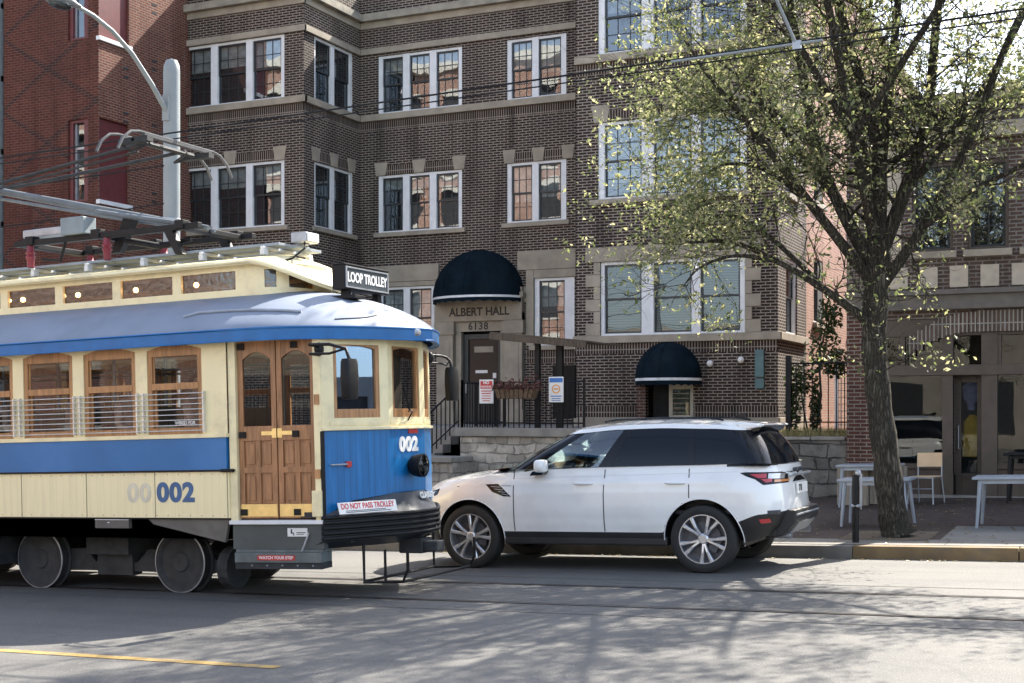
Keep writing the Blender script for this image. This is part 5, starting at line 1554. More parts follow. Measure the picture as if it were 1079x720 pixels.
for s_ in (-1, 1):
    y0, y1 = (s_*.60-.05, s_*.60+.05)
    mb.prism([(-5.0,.25),(-4.7,.42),(-3.9,.45),(-3.75,.30),(-3.15,.30),(-3.0,.45),(-2.2,.42),(-1.9,.25),(-2.2,.18),(-3.0,.2),(-3.9,.2),(-4.7,.18)], 'y', y0, y1)
    mb.box(-3.7,-3.2,y0-.03,y1+.03,.16,.6)
mb.box(-3.75,-3.15,-.8,.8,.40,.6); mb.tube([(-1.75,-.85,.3),(-1.62,-.85,.3)], .22, 16)
T(mir(mb), 'truck_frame', 'under')
# interior: floor, benches
mb = MB(); mb.box(BX0-1.0, BX1+1.0, -1.13, 1.13, .845, .90); mb.box(BX0+.02, BX1-.02, -1.2, 1.2, .901, 1.18); T(mb, 'floor', 'under')
for y0 in (-.75, .75):
    for k in range(8):
        x = -2.35-.85*k
        mb = MB(); mb.box(x-.22,x+.22,y0-.42,y0+.42,1.56,1.62); mb.box(x-.25,x-.20,y0-.42,y0+.42,1.62,2.02); mb.box(x-.18,x+.18,y0-.38,y0+.38,1.19,1.56)
        T(mb, 'bench', 'seat_wood', bevel=.01)
mb = MB()
for y in (-.45,.45): mb.tube([(BX0+.3,y,2.45),(BX1,y,2.45)], .016, 6)
for k in range(5):
    for y in (-.45,.45): mb.tube([(-1.9-1.7*k,y,.9),(-1.9-1.7*k,y,2.66)], .018, 6)
T(mb, 'grab_pole', 'galv')
mb = MB(); mb.box(-1.3,-.62,.25,.95,.9,2.55); T(mb, 'equipment_cabinet', [P('dark_cabinet',(.05,.035,.025),.6,var=.3)], bevel=.02)  # dark box added so the door glass looks unlit inside
mb = MB(); mb.box(BX1+.15,BX1+.19,.0,1.15,.9,2.6); mb.box(-.62,-.45,-.35,.3,.9,1.75); mb.box(BX0-.19,BX0-.15,-1.1,1.1,.9,2.6); T(mb, 'bulkhead', 'seat_wood')
# ---------------------------------------------------------------- white estate car / SUV, front against the trolley
M['car_white'] = P('white_car_paint', (.84, .84, .83), .22, var=.02, scale=2, coat=1.0, dirt=(.50,.48,.45,.3), dscale=1.6)
M['car_black'] = P('black_plastic', (.018, .018, .02), .5, var=.15)
M['gloss_black'] = P('gloss_black', (.006, .007, .010), .12, spec=.35)
M['tint'] = P('dark_tinted_glass', (.003, .005, .010), .04, spec=.35, coat=.0, var=0)
M['car_glass'] = glass('car_glass', tint=(.55,.62,.60), refl=.14)
M['alloy'] = P('silver_alloy', (.62,.63,.66), .28, metal=.85, var=.05)
M['alloy_dark'] = P('brake_grey', (.10,.10,.11), .5, metal=.4)
M['lamp_r'] = P('red_lamp_lens', (.45,.02,.03), .12, coat=.8)
M['lamp_c'] = P('clear_lamp_lens', (.55,.52,.50), .12, metal=.5, coat=.8)
M['lamp_o'] = P('amber_lamp_lens', (.70,.28,.10), .15, coat=.8)
M['seam_dark'] = P('panel_gap', (.03,.03,.035), .8)
M['trim_grey'] = P('grey_leather', (.06,.06,.065), .6)

L_, HWc, Rw = 4.85, .985, .385
FW, RW = .90, 3.823
car = thing('suv_car', 'white five door SUV with black lower trim, parked at the kerb', 'car', (-8.16, 15.49, G*-8.16), (0, -math.atan(G), 0))
def lerp_t(tab, x):
    if x <= tab[0][0]: return tab[0][1]
    for (a, va), (b, vb) in zip(tab, tab[1:]):
        if x <= b:
            t = (x-a)/(b-a); t2 = t*t*(3-2*t)
            return va + (vb-va)*(t*.5+t2*.5)
    return tab[-1][1]
wT = [(.25,.90),(.45,.955),(.60,.980),(.75,.985),(.90,.983),(1.0,.972),(1.06,.960),(1.12,.940),(1.25,.915)]
fT = [(.25,.12),(.40,.03),(.55,.0),(.70,.0),(.85,.02),(.95,.07),(1.03,.18),(1.1,.32)]
rT = [(.25,4.52),(.40,4.60),(.55,4.71),(.66,4.755),(.75,4.75),(.95,4.73),(1.1,4.70),(1.25,4.66)]
topT = [(0,.97),(.2,1.035),(.5,1.085),(.9,1.12),(1.3,1.155),(1.6,1.19),(2.6,1.205),(3.8,1.215),(4.3,1.225),(4.8,1.20)]
botT = [(0,.30),(.5,.28),(1.4,.30),(3.3,.31),(4.4,.34),(4.85,.46)]
FC_, RC_ = .85, .66
def outline(z):
    """plan outline at height z from front centre along the near side to rear centre, 3 zones"""
    w_, xf, xr = lerp_t(wT, z), lerp_t(fT, z), lerp_t(rT, z)
    def f(s):
        # s in [0,1] front corner, [1,2] side, [2,3] rear corner
        if s <= 1:
            a = math.pi/2*s
            return (xf + FC_*(1-math.cos(a)**(2/2.7)) if True else 0, -w_*math.sin(a)**(2/2.7))
        if s <= 2:
            return (xf+FC_ + (s-1)*((xr-RC_)-(xf+FC_)), -w_)
        a = math.pi/2*(s-2)
        return (xr - RC_*(1-math.sin(a+math.pi/2)**(2/3.0) if False else (xr and RC_)*0) if False else xr - RC_ + RC_*math.sin(a)**(2/2.7), -w_*max(0, math.cos(a))**(2/2.7))
    return f
def side_pt(s, z): 
    p = outline(z)(s); return (p[0], p[1])
def s_of_x(x, z):
    xf, xr = lerp_t(fT, z), lerp_t(rT, z)
    a, b = xf+FC_, xr-RC_
    if x < a:
        c = max(0, min(1, 1-(x-xf)/FC_)); return math.acos(c**(2.7/2))/(math.pi/2)
    if x <= b: return 1+(x-a)/(b-a)
    c = max(0, min(1, (x-xr+RC_)/RC_)); return 2+math.asin(c**(2.7/2))/(math.pi/2)
Ss = [1-((44-q)/44)**1.8 for q in range(44)] + [1+q/150 for q in range(150)] + [2+(q/44)**1.8 for q in range(45)]
NZ = 44
loT = [(0,.50),(.6,.47),(1.3,.455),(3.4,.455),(4.2,.56),(4.45,.66),(4.85,.70)]
JL = 9
def zrow(x, j):
    b, m_, t = lerp_t(botT, x), lerp_t(loT, x), lerp_t(topT, x)
    return b+(m_-b)*j/JL if j <= JL else m_+(t-m_)*(j-JL)/(NZ-JL)
P_ = []
for s in Ss:
    col = []
    x = outline(.75)(s)[0]
    for j in range(NZ+1):
        z = zrow(x, j); p = outline(z)(s)
        # waist crease and pressed lower door line
        y = p[1]; 
        if 1 <= s <= 2:
            y += .006*math.exp(-((z-.60)/.05)**2) - .004*math.exp(-((z-1.04)/.03)**2)
        col.append([p[0], y, z])
    P_.append(col)
AR = .455
def inarch(x, z, r=AR):
    for cx in (FW, RW):
        if (x-cx)**2 + (z-Rw)**2 < r*r and abs(x-cx) < r: return cx
    return None
# drop the faces inside the wheel arches, snap their rims to the circle
moved = {}
def getp(i, j):
    k = (i, j)
    if k in moved: return moved[k]
    x, y, z = P_[i][j]
    cx = inarch(x, z)
    if cx and y < -.5:
        d = math.hypot(x-cx, z-Rw) or 1e-5
        x, z = cx+(x-cx)/d*AR, Rw+(z-Rw)/d*AR
        y = outline(z)(s_of_x(x, z))[1] if True else y
    moved[k] = (x, y, z); return moved[k]
xb1, xb2 = 1.50, 2.62           # door seams
def rear_seam(z): return 3.68
def panel_of(x, z, j):
    if j < JL: return 'lower_cladding'
    if x < xb1: return 'front_wing'
    if x < xb2: return 'front_door'
    if x < rear_seam(z): return 'rear_door'
    if x < 4.58 or z < .60: return 'rear_quarter'
    return 'tailgate'
panels = {}
for i in range(len(Ss)-1):
    for j in range(NZ):
        q = [P_[i][j], P_[i+1][j], P_[i+1][j+1], P_[i][j+1]]
        cx, cy, cz = [sum(p[k] for p in q)/4 for k in range(3)]
        if cy < -.5 and inarch(cx, cz): continue
        panels.setdefault(panel_of(cx, cz, j), []).append((i, j))
pobj = {}
for side_ in (-1, 1):
    for nm, cells in panels.items():
        mb = MB(); vid = {}
        for (i, j) in cells:
            ids = []
            for k in ((i,j),(i+1,j),(i+1,j+1),(i,j+1)):
                if k not in vid:
                    p = getp(*k); vid[k] = mb.v((p[0], p[1]*(-side_), p[2]))
                ids.append(vid[k])
            mb.F.append(ids); mb.M.append(0)
        o = mb.build(nm, M['car_black'] if nm == 'lower_cladding' else M['car_white'], car, smooth=35, world=False)
        if side_ == -1: pass
        pobj[(nm, side_)] = o
nearp = lambda nm: pobj[(nm, -1)]
def on_body(x, z, off=.004):
    s = s_of_x(x, z); f = outline(z)
    p = Vector((*f(s), z)); e = .01
    t = Vector((*f(min(3, s+e)), z)) - Vector((*f(max(0, s-e)), z))
    n = Vector((t.y, -t.x, 0)).normalized()
    if n.y > 0 and s < 2.9: n = -n
    return p + n*off
def strip_on(mb, pts, wd=.010, off=.0015):
    for (a, b) in zip(pts, pts[1:]):
        d = Vector((b[0]-a[0], b[1]-a[1])); 
        if d.length < 1e-6: continue
        nrm = Vector((-d.y, d.x)).normalized()*wd/2
        mb.face([on_body(a[0]+nrm.x, a[1]+nrm.y, off), on_body(b[0]+nrm.x, b[1]+nrm.y, off), on_body(b[0]-nrm.x, b[1]-nrm.y, off), on_body(a[0]-nrm.x, a[1]-nrm.y, off)])
def patch(poly, off=.004, cell=.03):
    """flat (x, z) outline laid on the body side"""
    bm = bmesh.new()
    f = bm.faces.new([bm.verts.new((p[0], 0, p[1])) for p in poly])
    bmesh.ops.triangulate(bm, faces=[f])
    for _ in range(3):
        eds = [e for e in bm.edges if e.calc_length() > cell]
        if eds: bmesh.ops.subdivide_edges(bm, edges=eds, cuts=1)
        bmesh.ops.triangulate(bm, faces=bm.faces[:])
    mb = MB()
    ix = {v_: i for i, v_ in enumerate(bm.verts)}
    for v_ in bm.verts: mb.V.append(tuple(on_body(v_.co.x, v_.co.z, off)))
    for f in bm.faces: mb.F.append([ix[v_] for v_ in f.verts]); mb.M.append(0)
    bm.free(); return mb
def CB(mb, nm, mat, par=None, both_=False, **k):
    if both_: mb.twin(1)
    k.setdefault('world', False)
    return mb.build(nm, mat if isinstance(mat, (list, tuple)) else M[mat], par or car, **k)
mb = MB()
zs_ = [.46+.03*q for q in range(26)]
for fn in (lambda z: xb1, lambda z: xb2 + (.03 if z < .9 else .03 + (z-.9)*.05), rear_seam):
    zz = [z for z in zs_ if z < 1.2 and not (fn is rear_seam and z < .84)]
    strip_on(mb, [(fn(z), z) for z in zz], .012)
strip_on(mb, [(1.50,1.045),(1.1,1.02),(.75,.995),(.42,.955),(.30,.93)], .010)
CB(mb, 'panel_gap', 'seam_dark', both_=True, recalc=False)
mb = MB(); strip_on(mb, [(1.52+.1*q, 1.085+.002*q) for q in range(30)], .006); CB(mb, 'waist_crease', [P('crease_shade',(.62,.63,.65),.3,coat=.5,var=0)], both_=True, recalc=False)  # crease shade painted as a greyer strip along the white side
# wheel arch lips
for cx in (FW, RW):
    mb = MB(); pts = []
    for q in range(41):
        a = math.pi*(-.06+1.12*q/40); x, z = cx+AR*math.cos(a), Rw+AR*math.sin(a)
        p = on_body(x, z, .0); pts.append(p)
    mb.tube(pts, .007, 6)
    CB(mb, 'arch_lip', 'car_white', both_=True, smooth=60)
# arch liners and dark underbody
mb = MB()
for cx in (FW, RW):
    for sy in (-1, 1):
        mb.lathe([(AR-.002, sy*.90), (AR-.002, sy*.62), (.02, sy*.60)], (cx, 0, Rw), 'y', 40, a0=-.12, a1=math.pi+.12)
def arch_pts(cx, z0):
    r = AR+.004; a0 = math.asin((Rw-z0)/r)
    return [(cx - r*math.cos(a), Rw + r*math.sin(a)) for a in [ -a0 + (math.pi+2*a0)*q/24 for q in range(25)]]
poly = arch_pts(FW,.30) + arch_pts(RW,.30) + [(4.30,.40),(4.30,.7),(4.25,1.15),(1.5,1.10),(.75,.98),(.5,.85),(.5,.30)]
mb.prism(poly, 'y', -.86, .86); mb.box(4.3,4.58,-.62,.62,.40,1.14); mb.box(.15,.5,-.5,.5,.32,.85)
CB(mb, 'underbody', 'car_black', recalc=True)
# bonnet
xsH = [s for s in Ss if outline(.75)(s)[0] <= 1.62]
rows = []
for s in xsH:
    x0 = outline(.75)(s)[0]; z0 = zrow(x0, NZ); p = outline(z0)(s)
    row = []
    for q in range(-10, 11):
        k = q/10; y = p[1]*-k if False else -p[1]*k
        yy = p[1]*abs(k)*(1 if k < 0 else -1)
        cr = .075*(abs(p[1])/.95)**1.5
        row.append((p[0]-.02*(1-k*k), yy, z0+cr*(1-abs(k)**2.6) - .0))
    rows.append(row)
mb = MB(); mb.grid(rows); CB(mb, 'bonnet', 'car_white', smooth=40)
mb = MB()
for y in (-.62,.62): mb.prism([(1.15,1.18),(1.35,1.205),(1.35,1.215),(1.15,1.19)], 'y', y-.16, y+.10)
CB(mb, 'bonnet_vent', 'gloss_black')
# greenhouse
gb_s = lambda s: (s)
RBw, RTw = .915, .695
def ring(xf, xr, w_, fc, rc, n1=2.6, n2=3.0):
    def f(s):
        if s <= 1:
            a = math.pi/2*s; return (xf+fc*(1-math.cos(a)**(2/n1)), -w_*math.sin(a)**(2/n1))
        if s <= 2: return (xf+fc+(s-1)*(xr-rc-xf-fc), -w_)
        a = math.pi/2*(s-2); return (xr-rc+rc*math.sin(a)**(2/n2), -w_*max(0, math.cos(a))**(2/n2))
    return f
BR = ring(1.22, 4.64, RBw, .42, .42); TR = ring(2.06, 4.34, RTw, .34, .32)
roofE = lambda x: lerp_t([(2.0,1.600),(2.35,1.655),(2.8,1.690),(3.3,1.695),(3.9,1.67),(4.45,1.615)], x)
def gh(s, t, off=0.0):
    b = BR(s); st = s
    if 1 <= s <= 2:                    # pillars stand nearly upright in the middle, raked at both ends
        u = s-1; st = 1 + (u*.80 if u < .33 else .264+(u-.33)*1.0985)
    c = TR(st)
    zb = lerp_t(topT, b[0]) + (.055*(1-min(1, abs(b[1])/RBw)**2) if b[0] < 2 else 0) - .01
    zt = roofE(c[0]) + .045*(1-(abs(c[1])/RTw)**2)
    x = b[0]+(c[0]-b[0])*t; y = b[1]+(c[1]-b[1])*t; z = zb+(zt-zb)*t
    bul = math.sin(math.pi*t)*.035
    ln = math.hypot(*(BR(min(3,s+.01))[k]-BR(max(0,s-.01))[k] for k in range(2))) or 1
    tx, ty = [(BR(min(3,s+.01))[k]-BR(max(0,s-.01))[k])/ln for k in range(2)]
    nx, ny = ty, -tx
    if ny > .3: nx, ny = -nx, -ny
    x += nx*(bul+off); y += ny*(bul+off)
    return (x, y, z)
def gh_piece(s0, s1, t0, t1, ns=24, nt=8, off=0.0):
    mb = MB(); mb.grid([[gh(s0+(s1-s0)*i/ns, t0+(t1-t0)*j/nt, off) for j in range(nt+1)] for i in range(ns+1)]); return mb
def sB(x):                             # parameter of a point on the bottom ring's straight side
    return 1+(x-1.64)/((4.64-.42)-1.64)
sB1, sB2 = sB(2.56), sB(2.72)
mb = gh_piece(0, .70, .0, 1.0); mb.mirror(1); CB(mb, 'windscreen', 'car_glass', smooth=60, merge=True)
for sgn in (False, True):
    def C2(mb, nm, mat, par=None):
        if sgn:
            for i, p in enumerate(mb.V): mb.V[i] = (p[0], -p[1], p[2])
        return CB(mb, nm, mat, par, smooth=60)
    C2(gh_piece(.70, 1.03, 0, 1, 12), 'front_pillar', 'gloss_black')
    w1 = C2(gh_piece(1.03, sB1, .02, .97, 24), 'side_window', 'car_glass')
    C2(gh_piece(sB1, sB2, 0, 1, 6, off=.003), 'door_pillar', 'gloss_black')
    C2(gh_piece(sB2, sB(3.66), .02, .97, 20), 'side_window', 'tint')
    C2(gh_piece(sB(3.66), sB(3.74), 0, 1, 4, off=.003), 'door_pillar', 'gloss_black')
    C2(gh_piece(sB(3.74), 2.25, .02, .97, 20), 'quarter_window', 'tint')
    C2(gh_piece(2.25, 2.5, 0, 1, 10, off=.002), 'rear_pillar', 'gloss_black')
    C2(gh_piece(1.0, 2.5, -.035, .03, 60, 2, .004), 'window_seal', 'gloss_black')
mb = gh_piece(2.5, 3.0, 0, 1); mb.mirror(1); CB(mb, 'rear_window', 'tint', smooth=60, merge=True)
# shoulder between body and glass
rows = []
for i in range(0, 91):
    s = .0+3.0*i/90
    b = gh(s, -.03, .02); 
    x = b[0]
    so = s_of_x(min(max(x, .9), 4.65), 1.2) if s < 2.2 else 2+(s-2)
    p = outline(lerp_t(topT, x))(max(so, .0)) if x > 1.5 else None
    if p is None: continue
    zt = lerp_t(topT, p[0])
    rows.append([(p[0], p[1], zt), (b[0], b[1], zt+.004)])
mb = MB(); mb.grid(rows); mb.mirror(1); CB(mb, 'shoulder', 'car_white', smooth=50, recalc=True)
# cowl
mb = MB(); mb.grid([[(gh(s, 0, .16)[0], y_, z_) for (y_, z_) in [(gh(s,0,.0)[1]*.98, gh(s,0)[2]+.002)]] + [gh(s, .03, .01)] for s in [q/20*.9 for q in range(21)]])
mb.mirror(1); CB(mb, 'cowl', 'gloss_black')
# roof
rows = []
for i in range(0, 91):
    s = 3.0*i/90; e = gh(s, 1.0, .006)
    row = []
    for q in range(0, 11):
        k = q/10
        row.append((e[0], e[1]*(1-k), e[2] + (.055*(abs(e[1])/RTw))*(1-(1-k)**2.4) ))
    rows.append(row)
mb = MB(); mb.grid(rows); mb.mirror(1)
CB(mb, 'roof', 'car_white', smooth=50, merge=True)
mb = gh_piece(.66, 2.5, .90, 1.0, 80, 3, .008); mb.twin(1); CB(mb, 'roof_side', 'car_white', smooth=50)
mb = MB(); 
sp = [(3.95,1.700),(4.25,1.688),(4.45,1.668),(4.47,1.650),(4.43,1.63),(4.25,1.60),(4.05,1.63)]
mb.prism(sp, 'y', -.60, .60); mb.prism([(4.15,1.68),(4.42,1.660),(4.42,1.63),(4.25,1.605)], 'y', -.65, .65)
spo = CB(mb, 'spoiler', 'car_white', bevel=.012)
mb = MB(); mb.prism([(4.22,1.598),(4.42,1.6265),(4.43,1.628),(4.40,1.59),(4.28,1.565)], 'y', -.58, .58); CB(mb, 'spoiler_underside', 'gloss_black', spo)
for y in (-.60, .60):
    mb = MB(); mb.tube([(2.55,y,1.735),(2.7,y*.99,1.755),(3.3,y*.98,1.762),(3.85,y*.98,1.745),(4.0,y,1.72)], .014, 6)
    CB(mb, 'roof_rail', 'gloss_black', smooth=60)
mb = MB(); mb.prism([(3.92,1.745),(4.12,1.735),(4.10,1.80),(4.06,1.80)], 'y', -.025, .025); CB(mb, 'antenna', 'gloss_black', bevel=.008)
# lamps, vents, handles, badges
tl = CB(patch([(4.26,1.125),(4.32,1.132),(4.73,1.12),(4.745,1.0),(4.50,.985),(4.42,1.05),(4.32,1.09)], .003), 'tail_lamp', 'gloss_black', both_=True, recalc=False)
CB(patch([(4.36,1.108),(4.52,1.110),(4.52,1.062),(4.45,1.062)], .008), 'red_lens', 'lamp_r', tl, both_=True, recalc=False)
CB(patch([(4.47,1.052),(4.57,1.052),(4.57,1.02),(4.52,1.01)], .008), 'red_lens', 'lamp_r', tl, both_=True, recalc=False)
CB(patch([(4.535,1.110),(4.66,1.106),(4.66,1.045),(4.535,1.055)], .008), 'clear_lens', 'lamp_c', tl, both_=True, recalc=False)
CB(patch([(4.59,1.04),(4.69,1.036),(4.69,1.012),(4.59,1.012)], .008), 'amber_lens', 'lamp_o', tl, both_=True, recalc=False)
CB(patch([(.10,.90),(.30,.935),(.47,.97),(.44,.90),(.30,.84),(.12,.80)], .003), 'headlight', 'gloss_black', both_=True, recalc=False)
CB(patch([(.14,.885),(.28,.91),(.40,.935),(.37,.90),(.26,.86),(.15,.83)], .007), 'clear_lens', 'lamp_c', None, both_=True, recalc=False)
vt = CB(patch([(1.13,1.02),(1.30,1.025),(1.47,.87),(1.37,.875),(1.22,.93)], .003), 'wing_vent', 'gloss_black', both_=True, recalc=False)
mb = MB()
for k in range(4): strip_on(mb, [(1.20+.05*k,.995-.03*k),(1.33+.035*k,.985-.032*k)], .008, .008)
CB(mb, 'vent_bar', 'galv', vt, both_=True, recalc=False)
mb = MB(); strip_on(mb, [(1.34,1.005),(1.47,1.0)], .010, .003); CB(mb, 'wing_badge', 'galv', None, both_=True, recalc=False)
CB(patch([(4.45,.605),(4.55,.61),(4.56,.565),(4.47,.555)], .005), 'rear_reflector', 'lamp_r', both_=True, recalc=False)
for x0, pn in ((2.28, 'front_door'), (3.40, 'rear_door')):
    for sd__ in (-1, 1):
        mb = MB(); y = -.978*(-sd__) if False else sd__*.977
        pts = [Vector((x0+.24*q/8, (-1 if sd__ < 0 else 1)*(abs(on_body(x0+.24*q/8,1.02,.0).y)+.028*math.sin(math.pi*q/8)**.6), 1.02)) for q in range(9)]
        mb.tube(pts, [.010]+[.016]*7+[.010], 8)
        o = CB(mb, 'handle', 'car_white', pobj[(pn, sd__)], smooth=60)
mb = MB()
c = (1.90, -1.05, 1.235)
rows = []
for u in range(9):
    a = -math.pi/2 + math.pi*u/8
    rows.append([(c[0]+.07*math.cos(a)**.5*math.copysign(abs(math.cos(b))**.7, math.cos(b)), c[1]+.12*math.copysign(abs(math.sin(b))**.7, math.sin(b))*math.cos(a)**.6, c[2]+.078*math.copysign(abs(math.sin(a))**.6, math.sin(a))) for b in [2*math.pi*q/20 for q in range(21)]])
mb.grid(rows); mb.twin(1)
mi = CB(mb, 'wing_mirror', 'car_white', smooth=60, merge=True)
mb = MB(); mb.prism([(1.76,1.12),(1.92,1.13),(1.95,1.175),(1.80,1.175)], 'y', -1.09, -.90); mb.twin(1); CB(mb, 'mirror_foot', 'gloss_black', mi, bevel=.01)
# tail: plate, lettering, diffuser, exhausts, bumper step
mb = MB(); mb.box(4.735,4.75,-.26,.26,.86,.98); CB(mb, 'plate', 'white_sign')
for xt, txt, zz, sz in ((4.80, 'RANGE ROVER', 1.13, .06),):
    text_mesh(txt, sz, lambda u, v_, w_: (4.70+w_, u, zz+v_), .004, .002, spacing=1.35).build('tail_lettering', M['dark_ink'], car, world=False)
text_mesh('7 B', .10, lambda u, v_, w_: (4.752+w_, -.12+u, .92+v_), .002, .003).build('plate_lettering', M['dark_ink'], car, world=False)
mb = MB(); mb.box(4.70,4.745,-.5,.5,1.065,1.09); CB(mb, 'tailgate_strip', 'galv', bevel=.006)
mb = MB(); mb.prism([(4.45,.36),(4.65,.40),(4.80,.56),(4.80,.69),(4.70,.70),(4.62,.62),(4.4,.56)], 'y', -.60, .60); CB(mb, 'rear_bumper', 'car_black', bevel=.02)
mb = MB(); mb.box(4.795,4.812,-.56,.58,.625,.645); CB(mb, 'bumper_trim', 'galv', bevel=.004)
mb = MB(); mb.prism([(4.50,.36),(4.70,.42),(4.798,.54),(4.76,.54),(4.66,.43),(4.5,.38)], 'y', -.40, .40); CB(mb, 'skid_plate', 'galv')
mb = MB(); mb.lathe([(.035,-.1),(.04,.06),(.034,.06),(.03,-.1)], (4.66,-.48,.40), 'x', 16)
CB(mb, 'exhaust', 'galv', both_=True, smooth=50)
mb = MB(); mb.box(1.35,3.40,-.94,-.80,.30,.40); CB(mb, 'sill_step', 'car_black', both_=True, bevel=.02)
mb = MB(); mb.box(-.02,.03,-.42,.42,.62,.84); mb.box(-.015,.05,-.62,.62,.34,.48); CB(mb, 'grille', 'gloss_black', bevel=.01)
# wheels
def wheel(cx, sy, first=[None]):
    if first[0] is None:
        w0 = MB()
        w0.lathe([(.27,-.115),(.30,-.128),(.345,-.13),(.375,-.115),(.386,-.08),(.386,.08),(.375,.115),(.345,.13),(.27,.115)], (0,0,0), 'y', 56)
        o = w0.build('wheel', M['rubber'], car, world=False, smooth=40)
        g_ = MB()
        for k in range(4): g_.lathe([(.3865,-.075+.045*k),(.3875,-.07+.045*k),(.3865,-.065+.045*k)], (0,0,0), 'y', 56)
        r = MB()
        r.lathe([(.284,-.10),(.278,-.122),(.268,-.122),(.258,-.10),(.252,.10)], (0,0,0), 'y', 56)
        r.lathe([(.0,-.108),(.045,-.108),(.062,-.098),(.066,-.05)], (0,0,0), 'y', 24)
        for k in range(5):
            for dl in (-.21, .21):
                a = math.pi/2 + 2*math.pi*k/5 + dl
                aa = a - dl*.42
                for (r0, a0_, w0_, h0), (r1, a1_, w1_, h1) in (((.045, aa, .036, -.098), (.15, a-dl*.15, .032, -.112)), ((.15, a-dl*.15, .032, -.112), (.268, a+dl*.1, .050, -.112))):
                    p0 = Vector((r0*math.cos(a0_), 0, r0*math.sin(a0_))); p1 = Vector((r1*math.cos(a1_), 0, r1*math.sin(a1_)))
                    d = (p1-p0).normalized(); nrm = Vector((-d.z, 0, d.x))
                    b_ = len(r.V)
                    for (p, w_, h_) in ((p0, w0_, h0), (p1, w1_, h1)):
                        for (k1, hh) in ((-1, h_+.006), (-.55, h_-.004), (.55, h_-.004), (1, h_+.006), (1, h_+.04), (-1, h_+.04)):
                            q = p + nrm*k1*w_/2; r.v((q.x, hh, q.z))
                    for e in range(6):
                        r.F.append([b_+e, b_+(e+1)%6, b_+6+(e+1)%6, b_+6+e]); r.M.append(0)
        rim = r.build('rim', M['alloy'], o, world=False, smooth=30)
        d_ = MB(); d_.lathe([(.0,-.03),(.19,-.03),(.19,-.005),(.0,-.005)], (0,0,0), 'y', 32); d_.lathe([(.258,.0),(.0,.02)], (0,0,0), 'y', 32); d_.box(.09,.19,-.06,.02,-.08,.08)
        d_.build('brake_disc', M['alloy_dark'], o, world=False, smooth=40)
        n_ = MB()
        for k in range(5):
            a = math.pi/2+2*math.pi*(k+.5)/5; n_.lathe([(.0,-.105),(.010,-.104),(.010,-.09)], (.036*math.cos(a),0,.036*math.sin(a)), 'y', 8)
        n_.build('lug_nut', M['alloy_dark'], o, world=False)
        first[0] = o
    else:
        o = copy_tree(first[0], car)
    o.location = (cx, sy*.845, Rw); o.rotation_euler = (0, .5 if cx > 2 else .15, 0 if sy < 0 else math.pi)
    return o
for cx in (FW, RW):
    for sy in (-1, 1): wheel(cx, sy)
# cabin
mb = MB(); mb.box(1.55,1.95,-.72,.72,.95,1.20); CB(mb, 'dashboard', 'trim_grey', bevel=.03)
mb = MB(); pts = [(2.10+.05*math.sin(a)*.9, -.36+.185*math.cos(a), 1.19+.17*math.sin(a)) for a in [2*math.pi*q/28 for q in range(29)]]
mb.tube(pts, .017, 8, cap=False); mb.tube([(2.10,-.54,1.19),(2.08,-.36,1.17),(2.10,-.18,1.19)], .018, 6); mb.tube([(2.08,-.36,1.17),(1.9,-.36,1.12)], .03, 8)
CB(mb, 'steering_wheel', 'gloss_black', smooth=60)
for y in (-.38, .38):
    mb = MB(); mb.box(2.35,2.85,y-.25,y+.25,.72,.90); mb.prism([(2.78,.85),(2.92,.85),(3.10,1.38),(3.0,1.40)], 'y', y-.24, y+.24); mb.prism([(3.02,1.42),(3.12,1.42),(3.14,1.58),(3.06,1.58)], 'y', y-.13, y+.13)
    CB(mb, 'seat', 'trim_grey', bevel=.035)
mb = MB(); mb.box(3.4,3.9,-.68,.68,.72,.90); mb.prism([(3.85,.85),(3.98,.85),(4.12,1.40),(4.02,1.40)], 'y', -.68, .68); CB(mb, 'seat', 'trim_grey', bevel=.03)
mb = MB(); mb.box(1.45,4.65,-.84,.84,.66,.70); CB(mb, 'cabin_floor', 'trim_grey')
mb = MB(); mb.box(1.98,2.06,-.12,.12,1.52,1.59); CB(mb, 'rear_view_mirror', 'gloss_black', bevel=.01)
# ---------------------------------------------------------------- lamp post, overhead wires
def zg(x): return G*x
lp = thing('street_lamp', 'pale grey lamp post with a curved arm and cobra head behind the trolley', 'street lamp', (-13.82, 17.0, zg(-13.8)+.15))
mb = MB(); mb.lathe([(.135,0),(.132,7.35),(.125,7.45),(.09,7.53),(.0,7.56)], (0,0,0), 'z', 12); mb.box(-.2,.2,-.2,.2,0,.04); mb.build('post', M['pole_paint'], lp, world=False, smooth=30)
mb = MB()
pts = [(0,-.12,6.7),(-.02,-.45,7.05),(-.02,-.9,7.42),(-.02,-1.35,7.66),(-.02,-1.75,7.78),(-.02,-2.05,7.82)]
mb.tube(pts, [.045,.04,.036,.034,.032,.032], 10); mb.box(-.06,.06,-.16,-.10,6.55,6.95); mb.build('arm', M['pole_paint'], lp, world=False, smooth=50)
mb = MB(); mb.lathe([(.0,0),(.05,.02),(.075,.12),(.15,.32),(.17,.5),(.13,.68),(.05,.76),(.0,.77)], (0,0,0), 'x', 20)
hd = MB()
for p in mb.V: hd.V.append((p[1]*1.0-.02, -2.02-p[0], 7.83+p[2]*.5))
hd.F, hd.M = mb.F, mb.M
ho = hd.build('lamp_head', M['galv'], lp, world=False, smooth=50)
mb = MB(); mb.ball((-.02,-2.42,7.76), .12, .22, .07); mb.build('lens', M['pane_clear'], ho, world=False, smooth=60)
mb = MB()
for z in (3.5, 3.55, 5.0): mb.lathe([(.142,z-.015),(.146,z),(.142,z+.015)], (0,0,0), 'z', 20)
mb.build('strap', M['galv'], lp, world=False)

